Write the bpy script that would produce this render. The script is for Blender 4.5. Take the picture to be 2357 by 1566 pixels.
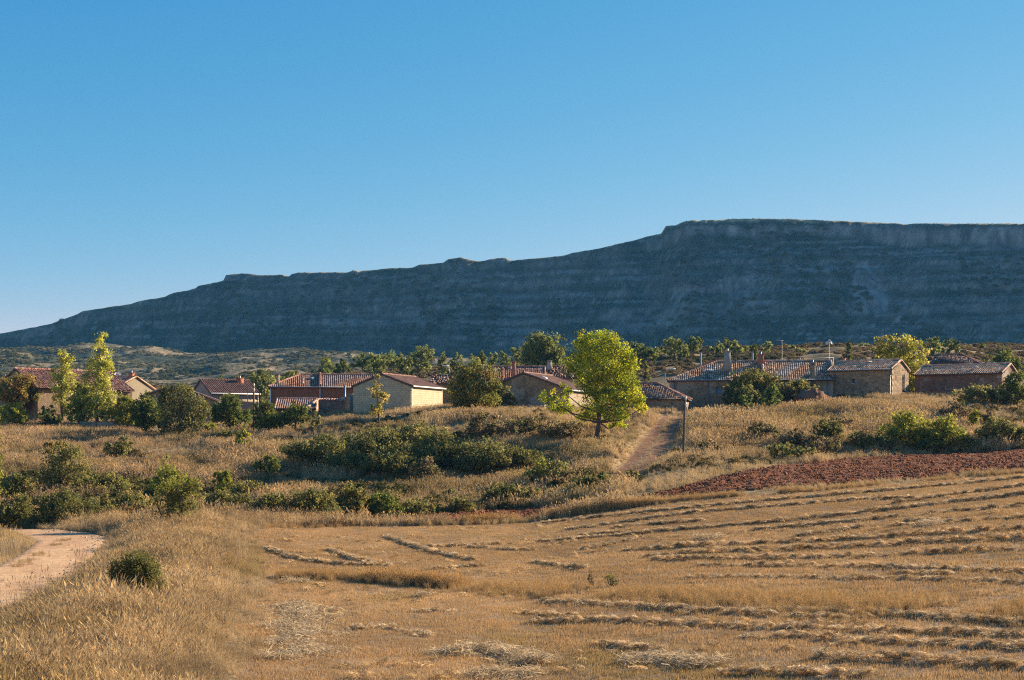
import bpy, math, numpy as np
from mathutils import Vector
for o in list(bpy.data.objects): bpy.data.objects.remove(o)
SC = bpy.context.scene
COL = SC.collection
R = math.radians
# ------------------------------------------------------------------ camera
F, CX, HY, CAMZ = 3273.6, 1178.5, 1000.0, 6.0      # pixels of the 2357 x 1566 photograph
cam_d = bpy.data.cameras.new('camera'); cam = bpy.data.objects.new('camera', cam_d); COL.objects.link(cam)
cam.location = (0, 0, CAMZ); cam.rotation_euler = (R(90), 0, 0)
cam_d.lens = 50; cam_d.sensor_width = 36; cam_d.shift_y = (HY - 783) / 2357
cam_d.clip_start = .5; cam_d.clip_end = 6000
SC.camera = cam
# ------------------------------------------------------------------ sky, sun, exposure
HAZE = .00009
SUN_EL, SUN_AZ = 21.0, 60.0                         # azimuth from +Y towards +X
w = bpy.data.worlds.new('World'); SC.world = w; w.use_nodes = True
wn = w.node_tree.nodes; bg = wn['Background']
sky = wn.new('ShaderNodeTexSky'); sky.sky_type = 'NISHITA'; sky.sun_disc = False
sky.sun_elevation = R(SUN_EL); sky.sun_rotation = R(SUN_AZ)
sky.altitude = 900; sky.air_density = 1.0; sky.dust_density = 0.0; sky.ozone_density = 5.0
# film response of the photograph: deep cyan-blue overhead, pale towards the horizon (one smooth curve per channel for the whole sky)
sep = wn.new('ShaderNodeSeparateColor'); comb = wn.new('ShaderNodeCombineColor'); wl = w.node_tree.links.new; wl(sky.outputs[0], sep.inputs[0])
for ch, (gain, power, top) in enumerate(((.445, 2.0, 6.0), (1.09, .84, 7.0), (2.24, .40, 8.0))):
    a = wn.new('ShaderNodeMath'); a.operation = 'POWER'; a.inputs[1].default_value = power; b = wn.new('ShaderNodeMath'); b.operation = 'MULTIPLY'; b.inputs[1].default_value = gain
    c = wn.new('ShaderNodeMath'); c.operation = 'MINIMUM'; c.inputs[1].default_value = top
    wl(sep.outputs[ch], a.inputs[0]); wl(a.outputs[0], b.inputs[0]); wl(b.outputs[0], c.inputs[0]); wl(c.outputs[0], comb.inputs[ch])
wl(comb.outputs[0], bg.inputs[0]); bg.inputs[1].default_value = .0635
sd = bpy.data.lights.new('sun', 'SUN'); sun = bpy.data.objects.new('sun', sd); COL.objects.link(sun)
sd.energy = 5.0; sd.angle = R(.55); sd.color = (1, .845, .62)
sv = Vector((math.sin(R(SUN_AZ)) * math.cos(R(SUN_EL)), math.cos(R(SUN_AZ)) * math.cos(R(SUN_EL)), math.sin(R(SUN_EL))))
sun.rotation_euler = sv.to_track_quat('Z', 'Y').to_euler(); sun.location = (200, 100, 200)
vs = SC.view_settings; vs.view_transform = 'Standard'; vs.look = 'None'; vs.exposure = 1.36; vs.gamma = 1; vs.use_curve_mapping = False
SC.render.engine = 'CYCLES'
cy = SC.cycles; cy.max_bounces = 6; cy.diffuse_bounces = 3; cy.glossy_bounces = 2; cy.transmission_bounces = 4; cy.volume_bounces = 0
cy.transparent_max_bounces = 8; cy.use_denoising = False; cy.filter_width = 1.15; cy.sample_clamp_indirect = 4; cy.caustics_reflective = False; cy.caustics_refractive = False

# ------------------------------------------------------------------ helpers
rng = np.random.default_rng(7)
def _h(ix, iy, s):
    n = (ix.astype(np.int64) * 374761393 + iy.astype(np.int64) * 668265263 + s * 974711) & 0x7fffffff
    n = ((n ^ (n >> 13)) * 1274126177) & 0x7fffffff
    return ((n ^ (n >> 16)) & 0xffff) / 65535.0
def vnoise(x, y, s=0):
    x = np.asarray(x, float); y = np.asarray(y, float); x, y = np.broadcast_arrays(x, y)
    ix = np.floor(x); iy = np.floor(y); fx = x - ix; fy = y - iy
    fx = fx * fx * (3 - 2 * fx); fy = fy * fy * (3 - 2 * fy)
    a = _h(ix, iy, s); b = _h(ix + 1, iy, s); c = _h(ix, iy + 1, s); d = _h(ix + 1, iy + 1, s)
    return (a * (1 - fx) + b * fx) * (1 - fy) + (c * (1 - fx) + d * fx) * fy
def fbm(x, y, s=0, o=4, g=.5):                      # about -1 .. 1
    t = 0; a = 1; n = 0; x = np.asarray(x, float); y = np.asarray(y, float)
    for k in range(o):
        t = t + a * (vnoise(x, y, s + 31 * k) * 2 - 1); n += a; a *= g; x = x * 2.03 + 17.1; y = y * 2.03 + 5.7
    return t / n
def sstep(a, b, x):
    t = np.clip((np.asarray(x, float) - a) / (b - a), 0, 1); return t * t * (3 - 2 * t)
def pchip(xk, yk, x):
    xk = np.array(xk, float); yk = np.array(yk, float); h = np.diff(xk); d = np.diff(yk) / h
    m = np.zeros(len(xk)); m[0] = d[0]; m[-1] = d[-1]
    for i in range(1, len(xk) - 1):
        if d[i - 1] * d[i] > 0:
            w1 = 2 * h[i] + h[i - 1]; w2 = h[i] + 2 * h[i - 1]; m[i] = (w1 + w2) / (w1 / d[i - 1] + w2 / d[i])
    x = np.clip(np.asarray(x, float), xk[0], xk[-1]); i = np.clip(np.searchsorted(xk, x) - 1, 0, len(h) - 1)
    t = (x - xk[i]) / h[i]
    return ((2 * t**3 - 3 * t**2 + 1) * yk[i] + (t**3 - 2 * t**2 + t) * h[i] * m[i] + (-2 * t**3 + 3 * t**2) * yk[i + 1] + (t**3 - t**2) * h[i] * m[i + 1])
def mesh_np(name, V, Fc, col=None, smooth=False):
    """V (N,3); Fc (M,3|4) or list of such arrays; col (N,3) point colours"""
    me = bpy.data.meshes.new(name); V = np.asarray(V, np.float32)
    Fs = Fc if isinstance(Fc, list) else [Fc]; Fs = [np.asarray(f, np.int32) for f in Fs if len(f)]
    me.vertices.add(len(V)); me.vertices.foreach_set('co', V.ravel())
    idx = np.concatenate([f.ravel() for f in Fs]); tot = np.concatenate([np.full(len(f), f.shape[1], np.int32) for f in Fs])
    st = np.concatenate([[0], np.cumsum(tot)[:-1]]).astype(np.int32)
    me.loops.add(len(idx)); me.loops.foreach_set('vertex_index', idx)
    me.polygons.add(len(tot)); me.polygons.foreach_set('loop_start', st); me.polygons.foreach_set('loop_total', tot)
    if smooth: me.polygons.foreach_set('use_smooth', np.ones(len(tot), bool))
    if col is not None:
        a = me.attributes.new('Col', 'FLOAT_COLOR', 'POINT'); c = np.ones((len(V), 4), np.float32); c[:, :3] = col
        a.data.foreach_set('color', c.ravel())
    me.update(calc_edges=True); return me
def obj(name, me, mat=None, parent=None, **props):
    o = bpy.data.objects.new(name, me); COL.objects.link(o)
    if mat is not None and me is not None: me.materials.clear(); me.materials.append(mat)
    if parent is not None: o.parent = parent
    for k, v in props.items(): o[k] = v
    return o
def empty(name, loc, rz, label, cat, group=None):
    o = bpy.data.objects.new(name, None); COL.objects.link(o); o.location = loc; o.rotation_euler = (0, 0, rz)
    o.empty_display_size = .3; o['label'] = label; o['category'] = cat
    if group: o['group'] = group
    return o
class MB:
    def __init__(s): s.V = []; s.Q = []; s.T = []; s.C = []; s.n = 0
    def add(s, V, Q=(), T=(), col=None):
        V = np.asarray(V, float); s.V.append(V)
        if len(Q): s.Q.append(np.asarray(Q, int) + s.n)
        if len(T): s.T.append(np.asarray(T, int) + s.n)
        s.C.append(np.broadcast_to(np.array([1, 1, 1.] if col is None else col, float), (len(V), 3))); s.n += len(V); return s
    def box(s, lo, hi, col=None, taper=0):
        x0, y0, z0 = lo; x1, y1, z1 = hi; t = taper
        return s.add([(x0, y0, z0), (x1, y0, z0), (x1, y1, z0), (x0, y1, z0), (x0 + t, y0 + t, z1), (x1 - t, y0 + t, z1), (x1 - t, y1 - t, z1), (x0 + t, y1 - t, z1)],
                     [(3, 2, 1, 0), (4, 5, 6, 7), (0, 1, 5, 4), (1, 2, 6, 5), (2, 3, 7, 6), (3, 0, 4, 7)], col=col)
    def tube(s, P, r, n=6, col=None):
        P = np.asarray(P, float); r = np.broadcast_to(np.asarray(r, float), (len(P),)); V = []
        for i in range(len(P)):
            d = P[min(i + 1, len(P) - 1)] - P[max(i - 1, 0)]; d = d / (np.linalg.norm(d) + 1e-9)
            a = np.array([0, 0, 1.]) if abs(d[2]) < .8 else np.array([1., 0, 0]); u = np.cross(d, a); u /= np.linalg.norm(u); v = np.cross(d, u)
            t = np.arange(n) * 2 * math.pi / n
            V.append(P[i] + r[i] * (np.cos(t)[:, None] * u + np.sin(t)[:, None] * v))
        Q = [(i * n + k, i * n + (k + 1) % n, (i + 1) * n + (k + 1) % n, (i + 1) * n + k) for i in range(len(P) - 1) for k in range(n)]
        m = (len(P) - 1) * n
        T = [(m, m + k, m + k + 1) for k in range(1, n - 1)]
        return s.add(np.concatenate(V), Q, T, col)
    def build(s, name, mat, parent=None, smooth=False, **props):
        V = np.concatenate(s.V); Fs = []
        if s.Q: Fs.append(np.concatenate(s.Q))
        if s.T: Fs.append(np.concatenate(s.T))
        return obj(name, mesh_np(name, V, Fs, np.concatenate(s.C), smooth), mat, parent, **props)

# ------------------------------------------------------------------ materials
def newmat(name):
    m = bpy.data.materials.new(name); m.use_nodes = True; nt = m.node_tree
    for n in list(nt.nodes):
        if n.type != 'OUTPUT_MATERIAL': nt.nodes.remove(n)
    return m, nt, nt.nodes['Material Output']
def N(nt, t, **kw):
    n = nt.nodes.new(t)
    for k, v in kw.items(): setattr(n, k, v)
    return n
def noise(nt, scale, detail=4, rough=.6, vec=None, lo=.35, hi=.65):
    n = N(nt, 'ShaderNodeTexNoise'); n.inputs['Scale'].default_value = scale; n.inputs['Detail'].default_value = detail; n.inputs['Roughness'].default_value = rough
    if vec is not None: nt.links.new(vec, n.inputs['Vector'])
    m = N(nt, 'ShaderNodeMapRange'); m.inputs[1].default_value = lo; m.inputs[2].default_value = hi
    nt.links.new(n.outputs[0], m.inputs[0]); return m.outputs[0]
def mixc(nt, fac, a, b, mode='MIX'):
    m = N(nt, 'ShaderNodeMix', data_type='RGBA', blend_type=mode)
    for i, v in ((0, fac), (6, a), (7, b)):
        if hasattr(v, 'is_linked'): nt.links.new(v, m.inputs[i])
        else: m.inputs[i].default_value = v if i == 0 else (*v, 1)
    return m.outputs[2]
def bsdf(nt, out, col, rough=.9, bump=None, bdist=.02, bstr=.6, spec=.15, metal=0):
    p = N(nt, 'ShaderNodeBsdfPrincipled'); p.inputs['Roughness'].default_value = rough; p.inputs['Specular IOR Level'].default_value = spec; p.inputs['Metallic'].default_value = metal
    if hasattr(col, 'is_linked'): nt.links.new(col, p.inputs['Base Color'])
    else: p.inputs['Base Color'].default_value = (*col, 1)
    if bump is not None:
        b = N(nt, 'ShaderNodeBump'); b.inputs['Distance'].default_value = bdist; b.inputs['Strength'].default_value = bstr
        nt.links.new(bump, b.inputs['Height']); nt.links.new(b.outputs[0], p.inputs['Normal'])
    nt.links.new(p.outputs[0], out.inputs[0]); return p
def texco(nt, kind='Object'):
    return N(nt, 'ShaderNodeTexCoord').outputs[kind]
def plain(name, col, rough=.8, var=.25, scale=3, metal=0, spec=.2):
    m, nt, out = newmat(name); v = texco(nt)
    f = noise(nt, scale, 5, .65, v, .3, .7)
    c = mixc(nt, f, tuple(x * (1 - var) for x in col), tuple(min(1, x * (1 + var)) for x in col))
    bsdf(nt, out, c, rough, f, .01, .4, spec, metal); return m
def vcol(name, rough=.9, scale=2.0, var=.3, bdist=.05, spec=.1, fine=9):
    """colour stored on the mesh, broken up by procedural noise"""
    m, nt, out = newmat(name); v = texco(nt); a = N(nt, 'ShaderNodeAttribute', attribute_name='Col')
    f = noise(nt, scale, 6, .7, v, .3, .7); g = noise(nt, fine, 3, .6, v, .3, .7)
    c = mixc(nt, f, tuple([1 - var] * 3), tuple([1 + var] * 3)); c2 = mixc(nt, g, tuple([1 - var * .6] * 3), tuple([1 + var * .6] * 3))
    k = mixc(nt, 1.0, a.outputs[0], c, 'MULTIPLY'); k = mixc(nt, 1.0, k, c2, 'MULTIPLY')
    bsdf(nt, out, k, rough, f, bdist, .7, spec); return m
def leafmat(name, trans=.38, inst=False):
    m, nt, out = newmat(name)
    a = N(nt, 'ShaderNodeAttribute', attribute_name='Col'); c = a.outputs[0]
    if inst:
        b = N(nt, 'ShaderNodeAttribute', attribute_name='tint', attribute_type='INSTANCER'); c = mixc(nt, 1.0, c, b.outputs[0], 'MULTIPLY')
    d = N(nt, 'ShaderNodeBsdfDiffuse'); t = N(nt, 'ShaderNodeBsdfTranslucent'); mx = N(nt, 'ShaderNodeMixShader'); mx.inputs[0].default_value = trans
    nt.links.new(c, d.inputs[0]); nt.links.new(c, t.inputs[0]); nt.links.new(d.outputs[0], mx.inputs[1]); nt.links.new(t.outputs[0], mx.inputs[2])
    nt.links.new(mx.outputs[0], out.inputs[0]); return m
def stonemat(name, cols, mortar, scale=3.2, render=None, rlo=.5):
    """rubble masonry: irregular flat stones in a paler mortar"""
    m, nt, out = newmat(name); v = texco(nt)
    mp = N(nt, 'ShaderNodeMapping'); mp.inputs['Scale'].default_value = (1, 1, 1.75); nt.links.new(v, mp.inputs[0])
    dn = N(nt, 'ShaderNodeTexNoise'); dn.inputs['Scale'].default_value = 2.2; nt.links.new(mp.outputs[0], dn.inputs['Vector'])
    wv = N(nt, 'ShaderNodeVectorMath', operation='MULTIPLY_ADD'); wv.inputs[1].default_value = (.25, .25, .25)
    nt.links.new(dn.outputs['Color'], wv.inputs[0]); nt.links.new(mp.outputs[0], wv.inputs[2])
    vo = N(nt, 'ShaderNodeTexVoronoi'); vo.inputs['Scale'].default_value = scale; nt.links.new(wv.outputs[0], vo.inputs['Vector'])
    ve = N(nt, 'ShaderNodeTexVoronoi', feature='DISTANCE_TO_EDGE'); ve.inputs['Scale'].default_value = scale; nt.links.new(wv.outputs[0], ve.inputs['Vector'])
    sp = N(nt, 'ShaderNodeSeparateColor'); nt.links.new(vo.outputs['Color'], sp.inputs[0])
    cr = N(nt, 'ShaderNodeValToRGB'); e = cr.color_ramp.elements
    e[0].color = (*cols[0], 1); e[1].color = (*cols[-1], 1)
    for i, c in enumerate(cols[1:-1]):
        q = e.new((i + 1) / (len(cols) - 1)); q.color = (*c, 1)
    nt.links.new(sp.outputs[0], cr.inputs[0])
    er = N(nt, 'ShaderNodeMapRange'); er.inputs[1].default_value = .02; er.inputs[2].default_value = .09; nt.links.new(ve.outputs[0], er.inputs[0])
    c = mixc(nt, er.outputs[0], mortar, cr.outputs[0]); b = noise(nt, .7, 5, .6, v, .3, .7)
    c = mixc(nt, 1.0, c, mixc(nt, b, (.75, .75, .75), (1.2, 1.18, 1.12)), 'MULTIPLY')
    if render is not None: c = mixc(nt, noise(nt, .45, 6, .62, v, rlo, rlo + .04), c, render)
    bsdf(nt, out, c, .95, er.outputs[0], .04, .8, .1); return m
def brickmat(name, c1, c2, mortar, bw, bh, ms, bump=.015):
    m, nt, out = newmat(name); v = texco(nt)
    sx = N(nt, 'ShaderNodeSeparateXYZ'); nt.links.new(v, sx.inputs[0]); ad = N(nt, 'ShaderNodeMath', operation='ADD'); nt.links.new(sx.outputs[0], ad.inputs[0]); nt.links.new(sx.outputs[1], ad.inputs[1])
    cb = N(nt, 'ShaderNodeCombineXYZ'); nt.links.new(ad.outputs[0], cb.inputs[0]); nt.links.new(sx.outputs[2], cb.inputs[1])
    b = N(nt, 'ShaderNodeTexBrick'); b.inputs['Scale'].default_value = 1; b.inputs['Brick Width'].default_value = bw; b.inputs['Row Height'].default_value = bh; b.inputs['Mortar Size'].default_value = ms
    b.inputs['Color1'].default_value = (*c1, 1); b.inputs['Color2'].default_value = (*c2, 1); b.inputs['Mortar'].default_value = (*mortar, 1); nt.links.new(cb.outputs[0], b.inputs['Vector'])
    f = noise(nt, 1.3, 6, .7, v, .3, .7); c = mixc(nt, 1.0, b.outputs[0], mixc(nt, f, (.8, .8, .8), (1.15, 1.13, 1.1)), 'MULTIPLY')
    inv = N(nt, 'ShaderNodeMath', operation='SUBTRACT'); inv.inputs[0].default_value = 1; nt.links.new(b.outputs['Fac'], inv.inputs[1])
    bsdf(nt, out, c, .92, inv.outputs[0], bump, .7, .1); return m
M = dict(
    ground=vcol('ground_soil', scale=1.3, var=.28, bdist=.06, fine=6),
    road=vcol('gravel', scale=2.2, var=.16, bdist=.03, fine=22),
    soil=vcol('ploughed_soil', scale=3.5, var=.35, bdist=.10, fine=12),
    hill=vcol('hill_rock_and_scrub', scale=.12, var=.28, bdist=1.2, fine=.45),
    leaf=leafmat('foliage', .48), grass=leafmat('dry_grass', .30, True), scrub=leafmat('scrub', .3, True),
    bark=plain('bark', (.10, .075, .055), .95, .4, 8), wood=plain('weathered_wood', (.13, .095, .07), .9, .35, 6),
    tile=vcol('clay_tile', .85, 3, .18, .01, .15, 14), slab=plain('roof_board', (.12, .075, .055), .9),
    cream=plain('cream_render', (.27, .215, .145), .95, .1, 1.2), beige=plain('beige_render', (.36, .29, .22), .95, .15, 1.0), grey=plain('grey_render', (.30, .25, .22), .95, .15, 1.0),
    block=brickmat('concrete_block', (.56, .46, .31), (.50, .41, .28), (.38, .31, .21), .5, .25, .018),
    brick=brickmat('red_brick', (.34, .125, .065), (.29, .105, .055), (.33, .19, .12), .3, .09, .012),
    stone=stonemat('rubble_stone', [(.25, .175, .11), (.42, .29, .18), (.16, .11, .075), (.36, .22, .14), (.29, .22, .15)], (.42, .32, .22), 2.8),
    stone_pale=stonemat('pale_rubble_stone', [(.36, .29, .21), (.48, .39, .29), (.28, .21, .15), (.42, .30, .21)], (.46, .38, .29)),
    stone_mud=stonemat('stone_under_old_render', [(.26, .17, .105), (.38, .24, .145), (.20, .14, .09)], (.36, .265, .18), 3.2, (.42, .33, .24), .47),
    stone_red=stonemat('red_rubble_stone', [(.24, .10, .065), (.32, .15, .10), (.17, .085, .06), (.30, .20, .15)], (.30, .19, .14), 3.0),
    barnwall=stonemat('stone_with_patchy_render', [(.22, .11, .075), (.30, .16, .11), (.17, .10, .075), (.27, .19, .15)], (.28, .18, .13), 3.2, (.36, .30, .25), .55),
    concrete=plain('concrete', (.33, .29, .24), .95, .2, 2), white=plain('white_paint', (.78, .76, .72), .6, .06, 2), metal=plain('galvanised_metal', (.30, .30, .30), .5, .2, 2, .6, .4),
    shutter=plain('pale_shutter', (.62, .60, .58), .6, .05, 3), bluewood=plain('blue_grey_wood', (.20, .24, .30), .7, .15, 3), dark=plain('dark_opening', (.012, .012, .013), .6, .2), glass=plain('window_glass', (.03, .04, .05), .1, .1, 1, 0, .5),
    brickplain=plain('orange_brick', (.40, .15, .08), .9, .2, 4), ochre=plain('ochre_clay', (.52, .33, .24), .95, .22, 2), ceramic=plain('white_ceramic', (.75, .74, .70), .3, .05), green=plain('green_pipe', (.10, .16, .12), .6, .1),
)

# ------------------------------------------------------------------ terrain height (relative to the camera), by photo column and distance
TAB = {   # column: [(distance, height rel. to camera)]
 -700: [(0,-1.7),(12,-3.2),(25,-5.0),(40,-5.2),(75,-5.3),(95,-5.6),(110,-4.2),(130,-1.2),(150,1.2),(170,2.4),(200,4),(300,10.5),(400,11.5),(480,16)],
 0:    [(0,-1.7),(12,-3.2),(25,-5.1),(43,-5.25),(75,-5.4),(92,-5.85),(104,-5.1),(130,-1.6),(150,.6),(165,1.7),(185,2.8),(300,10.6),(400,11),(480,15)],
 400:  [(0,-1.7),(12,-3.2),(25,-5.2),(60,-5.5),(85,-5.35),(98,-5.75),(118,-3.9),(140,-.9),(155,.6),(170,1.9),(190,3.2),(300,9.2),(400,9.5),(480,14)],
 800:  [(0,-1.7),(12,-3.2),(25,-5.2),(60,-5.6),(90,-5.65),(100,-5.65),(114,-4.2),(130,-2.0),(144,.6),(157,2.1),(180,3.0),(300,12.2),(400,11),(480,14)],
 1180: [(0,-1.7),(12,-3.2),(25,-5.2),(60,-5.6),(90,-5.55),(101,-5.45),(110,-4.6),(125,-2.3),(134,-.6),(142,1.5),(150,2.5),(170,3.1),(200,5),(300,13.8),(400,12),(480,15)],
 1370: [(0,-1.7),(12,-3.2),(25,-5.1),(60,-5.3),(90,-4.9),(102,-4.6),(115,-3.1),(132,-.65),(145,1.5),(155,2.4),(175,3.1),(205,6),(300,16.3),(400,14),(480,16)],
 1580: [(0,-1.7),(12,-3.2),(25,-5.0),(60,-4.9),(90,-4.05),(100,-3.5),(118,-2.0),(135,.5),(150,2.05),(172,2.9),(200,6.3),(300,17.2),(400,15),(480,18)],
 2000: [(0,-1.7),(12,-3.1),(25,-4.7),(60,-4.2),(90,-3.1),(103,-2.6),(118,-2.0),(130,-.2),(145,2.5),(160,4.1),(180,4.7),(215,8.6),(300,18),(400,16),(480,20)],
 2400: [(0,-1.7),(12,-3.0),(25,-4.4),(60,-3.3),(90,-2.3),(105,-1.7),(122,-1.3),(134,.4),(150,3.0),(165,4.3),(185,5),(215,9),(300,17.8),(400,17),(480,21)],
 3000: [(0,-1.7),(12,-2.8),(25,-3.9),(60,-2.2),(90,-1.2),(120,-.2),(150,3.5),(185,5.5),(300,18.5),(400,18),(480,24)],
}
_cols = np.array(sorted(TAB)); _YG = np.concatenate([np.arange(-40, 220, 1.0), np.arange(220, 481, 4.0)])
_PXG = np.arange(-700, 3001, 20.0)
_T1 = np.array([pchip(*zip(*TAB[c]), _YG) for c in _cols])
_TT = np.array([pchip(_cols, _T1[:, j], _PXG) for j in range(len(_YG))])          # (Y, px)
def H0(x, y):
    x = np.asarray(x, float); y = np.asarray(y, float)
    px = np.clip(x / np.maximum(y, 14) * F + CX, -700, 2999.9); yy = np.clip(y, -40, 479.9)
    j = np.clip(np.searchsorted(_YG, yy, side='right') - 1, 0, len(_YG) - 2); t = (yy - _YG[j]) / (_YG[j + 1] - _YG[j])
    q = (px + 700) / 20; i = np.clip(q.astype(int), 0, len(_PXG) - 2); s = q - i
    z = (_TT[j, i] * (1 - s) + _TT[j, i + 1] * s) * (1 - t) + (_TT[j + 1, i] * (1 - s) + _TT[j + 1, i + 1] * s) * t
    amp = .04 + .28 * sstep(102, 125, y) * (1 - sstep(150, 165, y)) + 1.2 * sstep(190, 260, y)
    return z + amp * fbm(x / 9, y / 9, 3, 4) + CAMZ
def seg_dist(x, y, P):
    x = np.asarray(x, float); y = np.asarray(y, float); best = np.full(x.shape, 1e9); side = np.zeros(x.shape)
    for (ax, ay), (bx, by) in zip(P[:-1], P[1:]):
        dx, dy = bx - ax, by - ay; t = np.clip(((x - ax) * dx + (y - ay) * dy) / (dx * dx + dy * dy), 0, 1)
        d = np.hypot(x - ax - t * dx, y - ay - t * dy); s = np.sign((x - ax) * dy - (y - ay) * dx)
        side = np.where(d < best, s, side); best = np.minimum(best, d)
    return best, side
_YS = np.concatenate([np.arange(16, 200, .2), np.arange(200, 470, 1.0)])
def hit(px, py, Hf=None):
    x = (px - CX) / F * _YS; z = CAMZ + (HY - py) / F * _YS; g = (Hf or H)(x, _YS); k = np.argmax(z <= g)
    y = _YS[k]; return float((px - CX) / F * y), float(y)
TRACK = [hit(a, b, H0) for a, b in ((1552, 955), (1540, 972), (1519, 1002), (1490, 1040), (1458, 1074), (1430, 1098), (1395, 1120))]
def H(x, y):
    z = H0(x, y); d, s = seg_dist(x, y, TRACK)
    cut = .22 * (1 - sstep(1.5, 2.6, d)); bank = .30 * np.where(s > 0, 1, 0) * sstep(1.3, 2.2, d) * (1 - sstep(2.6, 6, d))
    return z - cut + bank
def gz(x, y): return float(H(np.array([x]), np.array([y]))[0])
def wp(px, py, Y): return np.array([(px - CX) / F * Y, Y, CAMZ + (HY - py) / F * Y])
def poly_w(P): return np.array([hit(*p) for p in P])
def inpoly(x, y, P):
    r = np.zeros(np.shape(x), bool); j = len(P) - 1
    for i in range(len(P)):
        xi, yi = P[i]; xj, yj = P[j]
        r ^= ((yi > y) != (yj > y)) & (x < (xj - xi) * (y - yi) / (yj - yi + 1e-12) + xi); j = i
    return r
ROAD = poly_w([(-700, 1640), (-620, 1560), (-300, 1420), (0, 1303), (58, 1270), (84, 1249), (60, 1238), (0, 1228), (-400, 1222), (-400, 1211), (0, 1216), (110, 1220), (205, 1228), (246, 1238), (228, 1272), (165, 1332), (66, 1384), (0, 1411), (-110, 1475), (-240, 1560), (-330, 1640)])
STUB = poly_w([(520, 1720), (548, 1560), (585, 1470), (612, 1390), (604, 1300), (575, 1232), (600, 1216), (800, 1212), (1065, 1211), (1300, 1193), (1500, 1162), (1700, 1143), (2000, 1119), (2200, 1102), (2420, 1086), (2900, 1062), (3000, 1720)])
PLOW = poly_w([(730, 1207), (760, 1198), (1000, 1187), (1150, 1177), (1330, 1159), (1480, 1146), (1560, 1128), (1640, 1104), (1800, 1075), (2000, 1056), (2200, 1043), (2400, 1036), (2900, 1024), (2900, 1058), (2400, 1081), (2000, 1112), (1500, 1153), (1300, 1184), (1060, 1207)])

# ------------------------------------------------------------------ hill
SKY = [(-900,905),(-500,850),(-250,808),(0,768),(60,757),(120,745),(180,722),(190,716),(300,700),(320,693),(380,683),(400,674),(430,669),(450,664),(456,658),(500,650),(515,645),(520,633),(545,630),(575,630),(600,634),(650,632),(664,637),(672,630),(690,627),(800,627),(812,622),(830,624),(900,617),(950,616),(965,609),(1020,605),(1032,596),(1060,593),(1085,599),(1100,602),(1115,600),(1125,597),(1150,594),(1165,593),(1175,600),(1240,594),(1300,588),(1320,582),(1380,572),(1420,562),(1450,556),(1500,542),(1522,537),(1532,520),(1556,518),(1580,508),(1600,507),(1650,506),(1690,503),(1760,503),(1850,505),(1900,507),(1950,509),(2000,512),(2060,514),(2085,517),(2110,514),(2200,515),(2250,514),(2357,515),(2600,518),(3000,530),(3500,560)]
_sx, _sy = map(np.array, zip(*SKY))
CL = [(0,0),(.10,.07),(.2,.165),(.225,.205),(.36,.31),(.385,.365),(.52,.455),(.55,.52),(.70,.635),(.73,.695),(.90,.775),(.945,.955),(.97,.985),(1,1)]   # right: tall cap cliff
CM = [(0,0),(.12,.085),(.24,.205),(.27,.255),(.42,.37),(.45,.435),(.58,.53),(.62,.60),(.76,.71),(.79,.785),(.92,.90),(.96,.97),(.98,.99),(1,1)]         # left: low rock bands
_clx, _cly = map(np.array, zip(*CL)); _cmx, _cmy = map(np.array, zip(*CM))
def hill_z(px, Y):
    x = (px - CX) / F * 1050.0
    S = np.interp(px, _sx, _sy) + .9 * fbm(px / 14, px * 0, 51, 3)
    Yc = 1085 - .045 * (px - 0) + 9 * fbm(x / 160, x * 0, 5, 2) + 4 * fbm(x / 17, x * 0 + 3, 6, 3) - 18 * sstep(1500, 1600, px) - 14 * sstep(2050, 2200, px)
    zs = (HY - S) / F * Yc
    zb = np.interp(px, [-900, -300, 0, 180, 400, 600, 760, 950, 1200, 1700, 2400, 3500], [20, 44, 64, 62, 58, 59, 54, 46, 45, 47, 50, 50])
    rise = np.maximum(zs - zb, 3.0); W = rise / math.tan(R(44)); Yb = Yc - W
    t = (Y - Yb) / W
    z48 = (H0((px - CX) / F * 479.0, np.full(np.shape(px), 479.0)) - CAMZ)
    g = np.clip((Y - 480) / (Yb - 480), 0, 1)
    X = (px - CX) / F * Y
    gentle = z48 + (zb - z48) * g**1.1 + sstep(0, .15, g) * (1 - .8 * sstep(.75, 1, g)) * (10.5 * fbm(X / 90, Y / 90, 8, 2) + 3.4 * fbm(X / 26, Y / 26, 9, 3))
    tt = t + .018 * fbm(X / 60, Y / 900, 11, 3) + .012 * fbm(X / 12, Y / 300, 12, 2)
    tc = np.clip(tt, 0, 1); k = sstep(1440, 1560, px)
    prof = np.interp(tc, _cmx, _cmy) * (1 - k) + np.interp(tc, _clx, _cly) * k
    band = .55 + .45 * fbm(X / 70, prof * 9, 14, 2); prof = prof * band + tc * (1 - band)
    steep = zb + (zs - zb) * prof - sstep(0, .2, t) * (1 - sstep(.7, .93, t)) * (6.5 * np.abs(fbm(X / 34 + Y / 160, Y / 150, 15, 4)) + 1.6 * fbm(X / 7, Y / 7, 16, 3)) + 1.0 * sstep(.0, .1, t) * fbm(X / 9, Y / 7, 19, 2) * (1 - sstep(.93, .99, t))
    top = zs - .03 * (Y - Yc)
    return np.where(t <= 0, gentle, np.where(t >= 1, top, steep)), t, S
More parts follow.
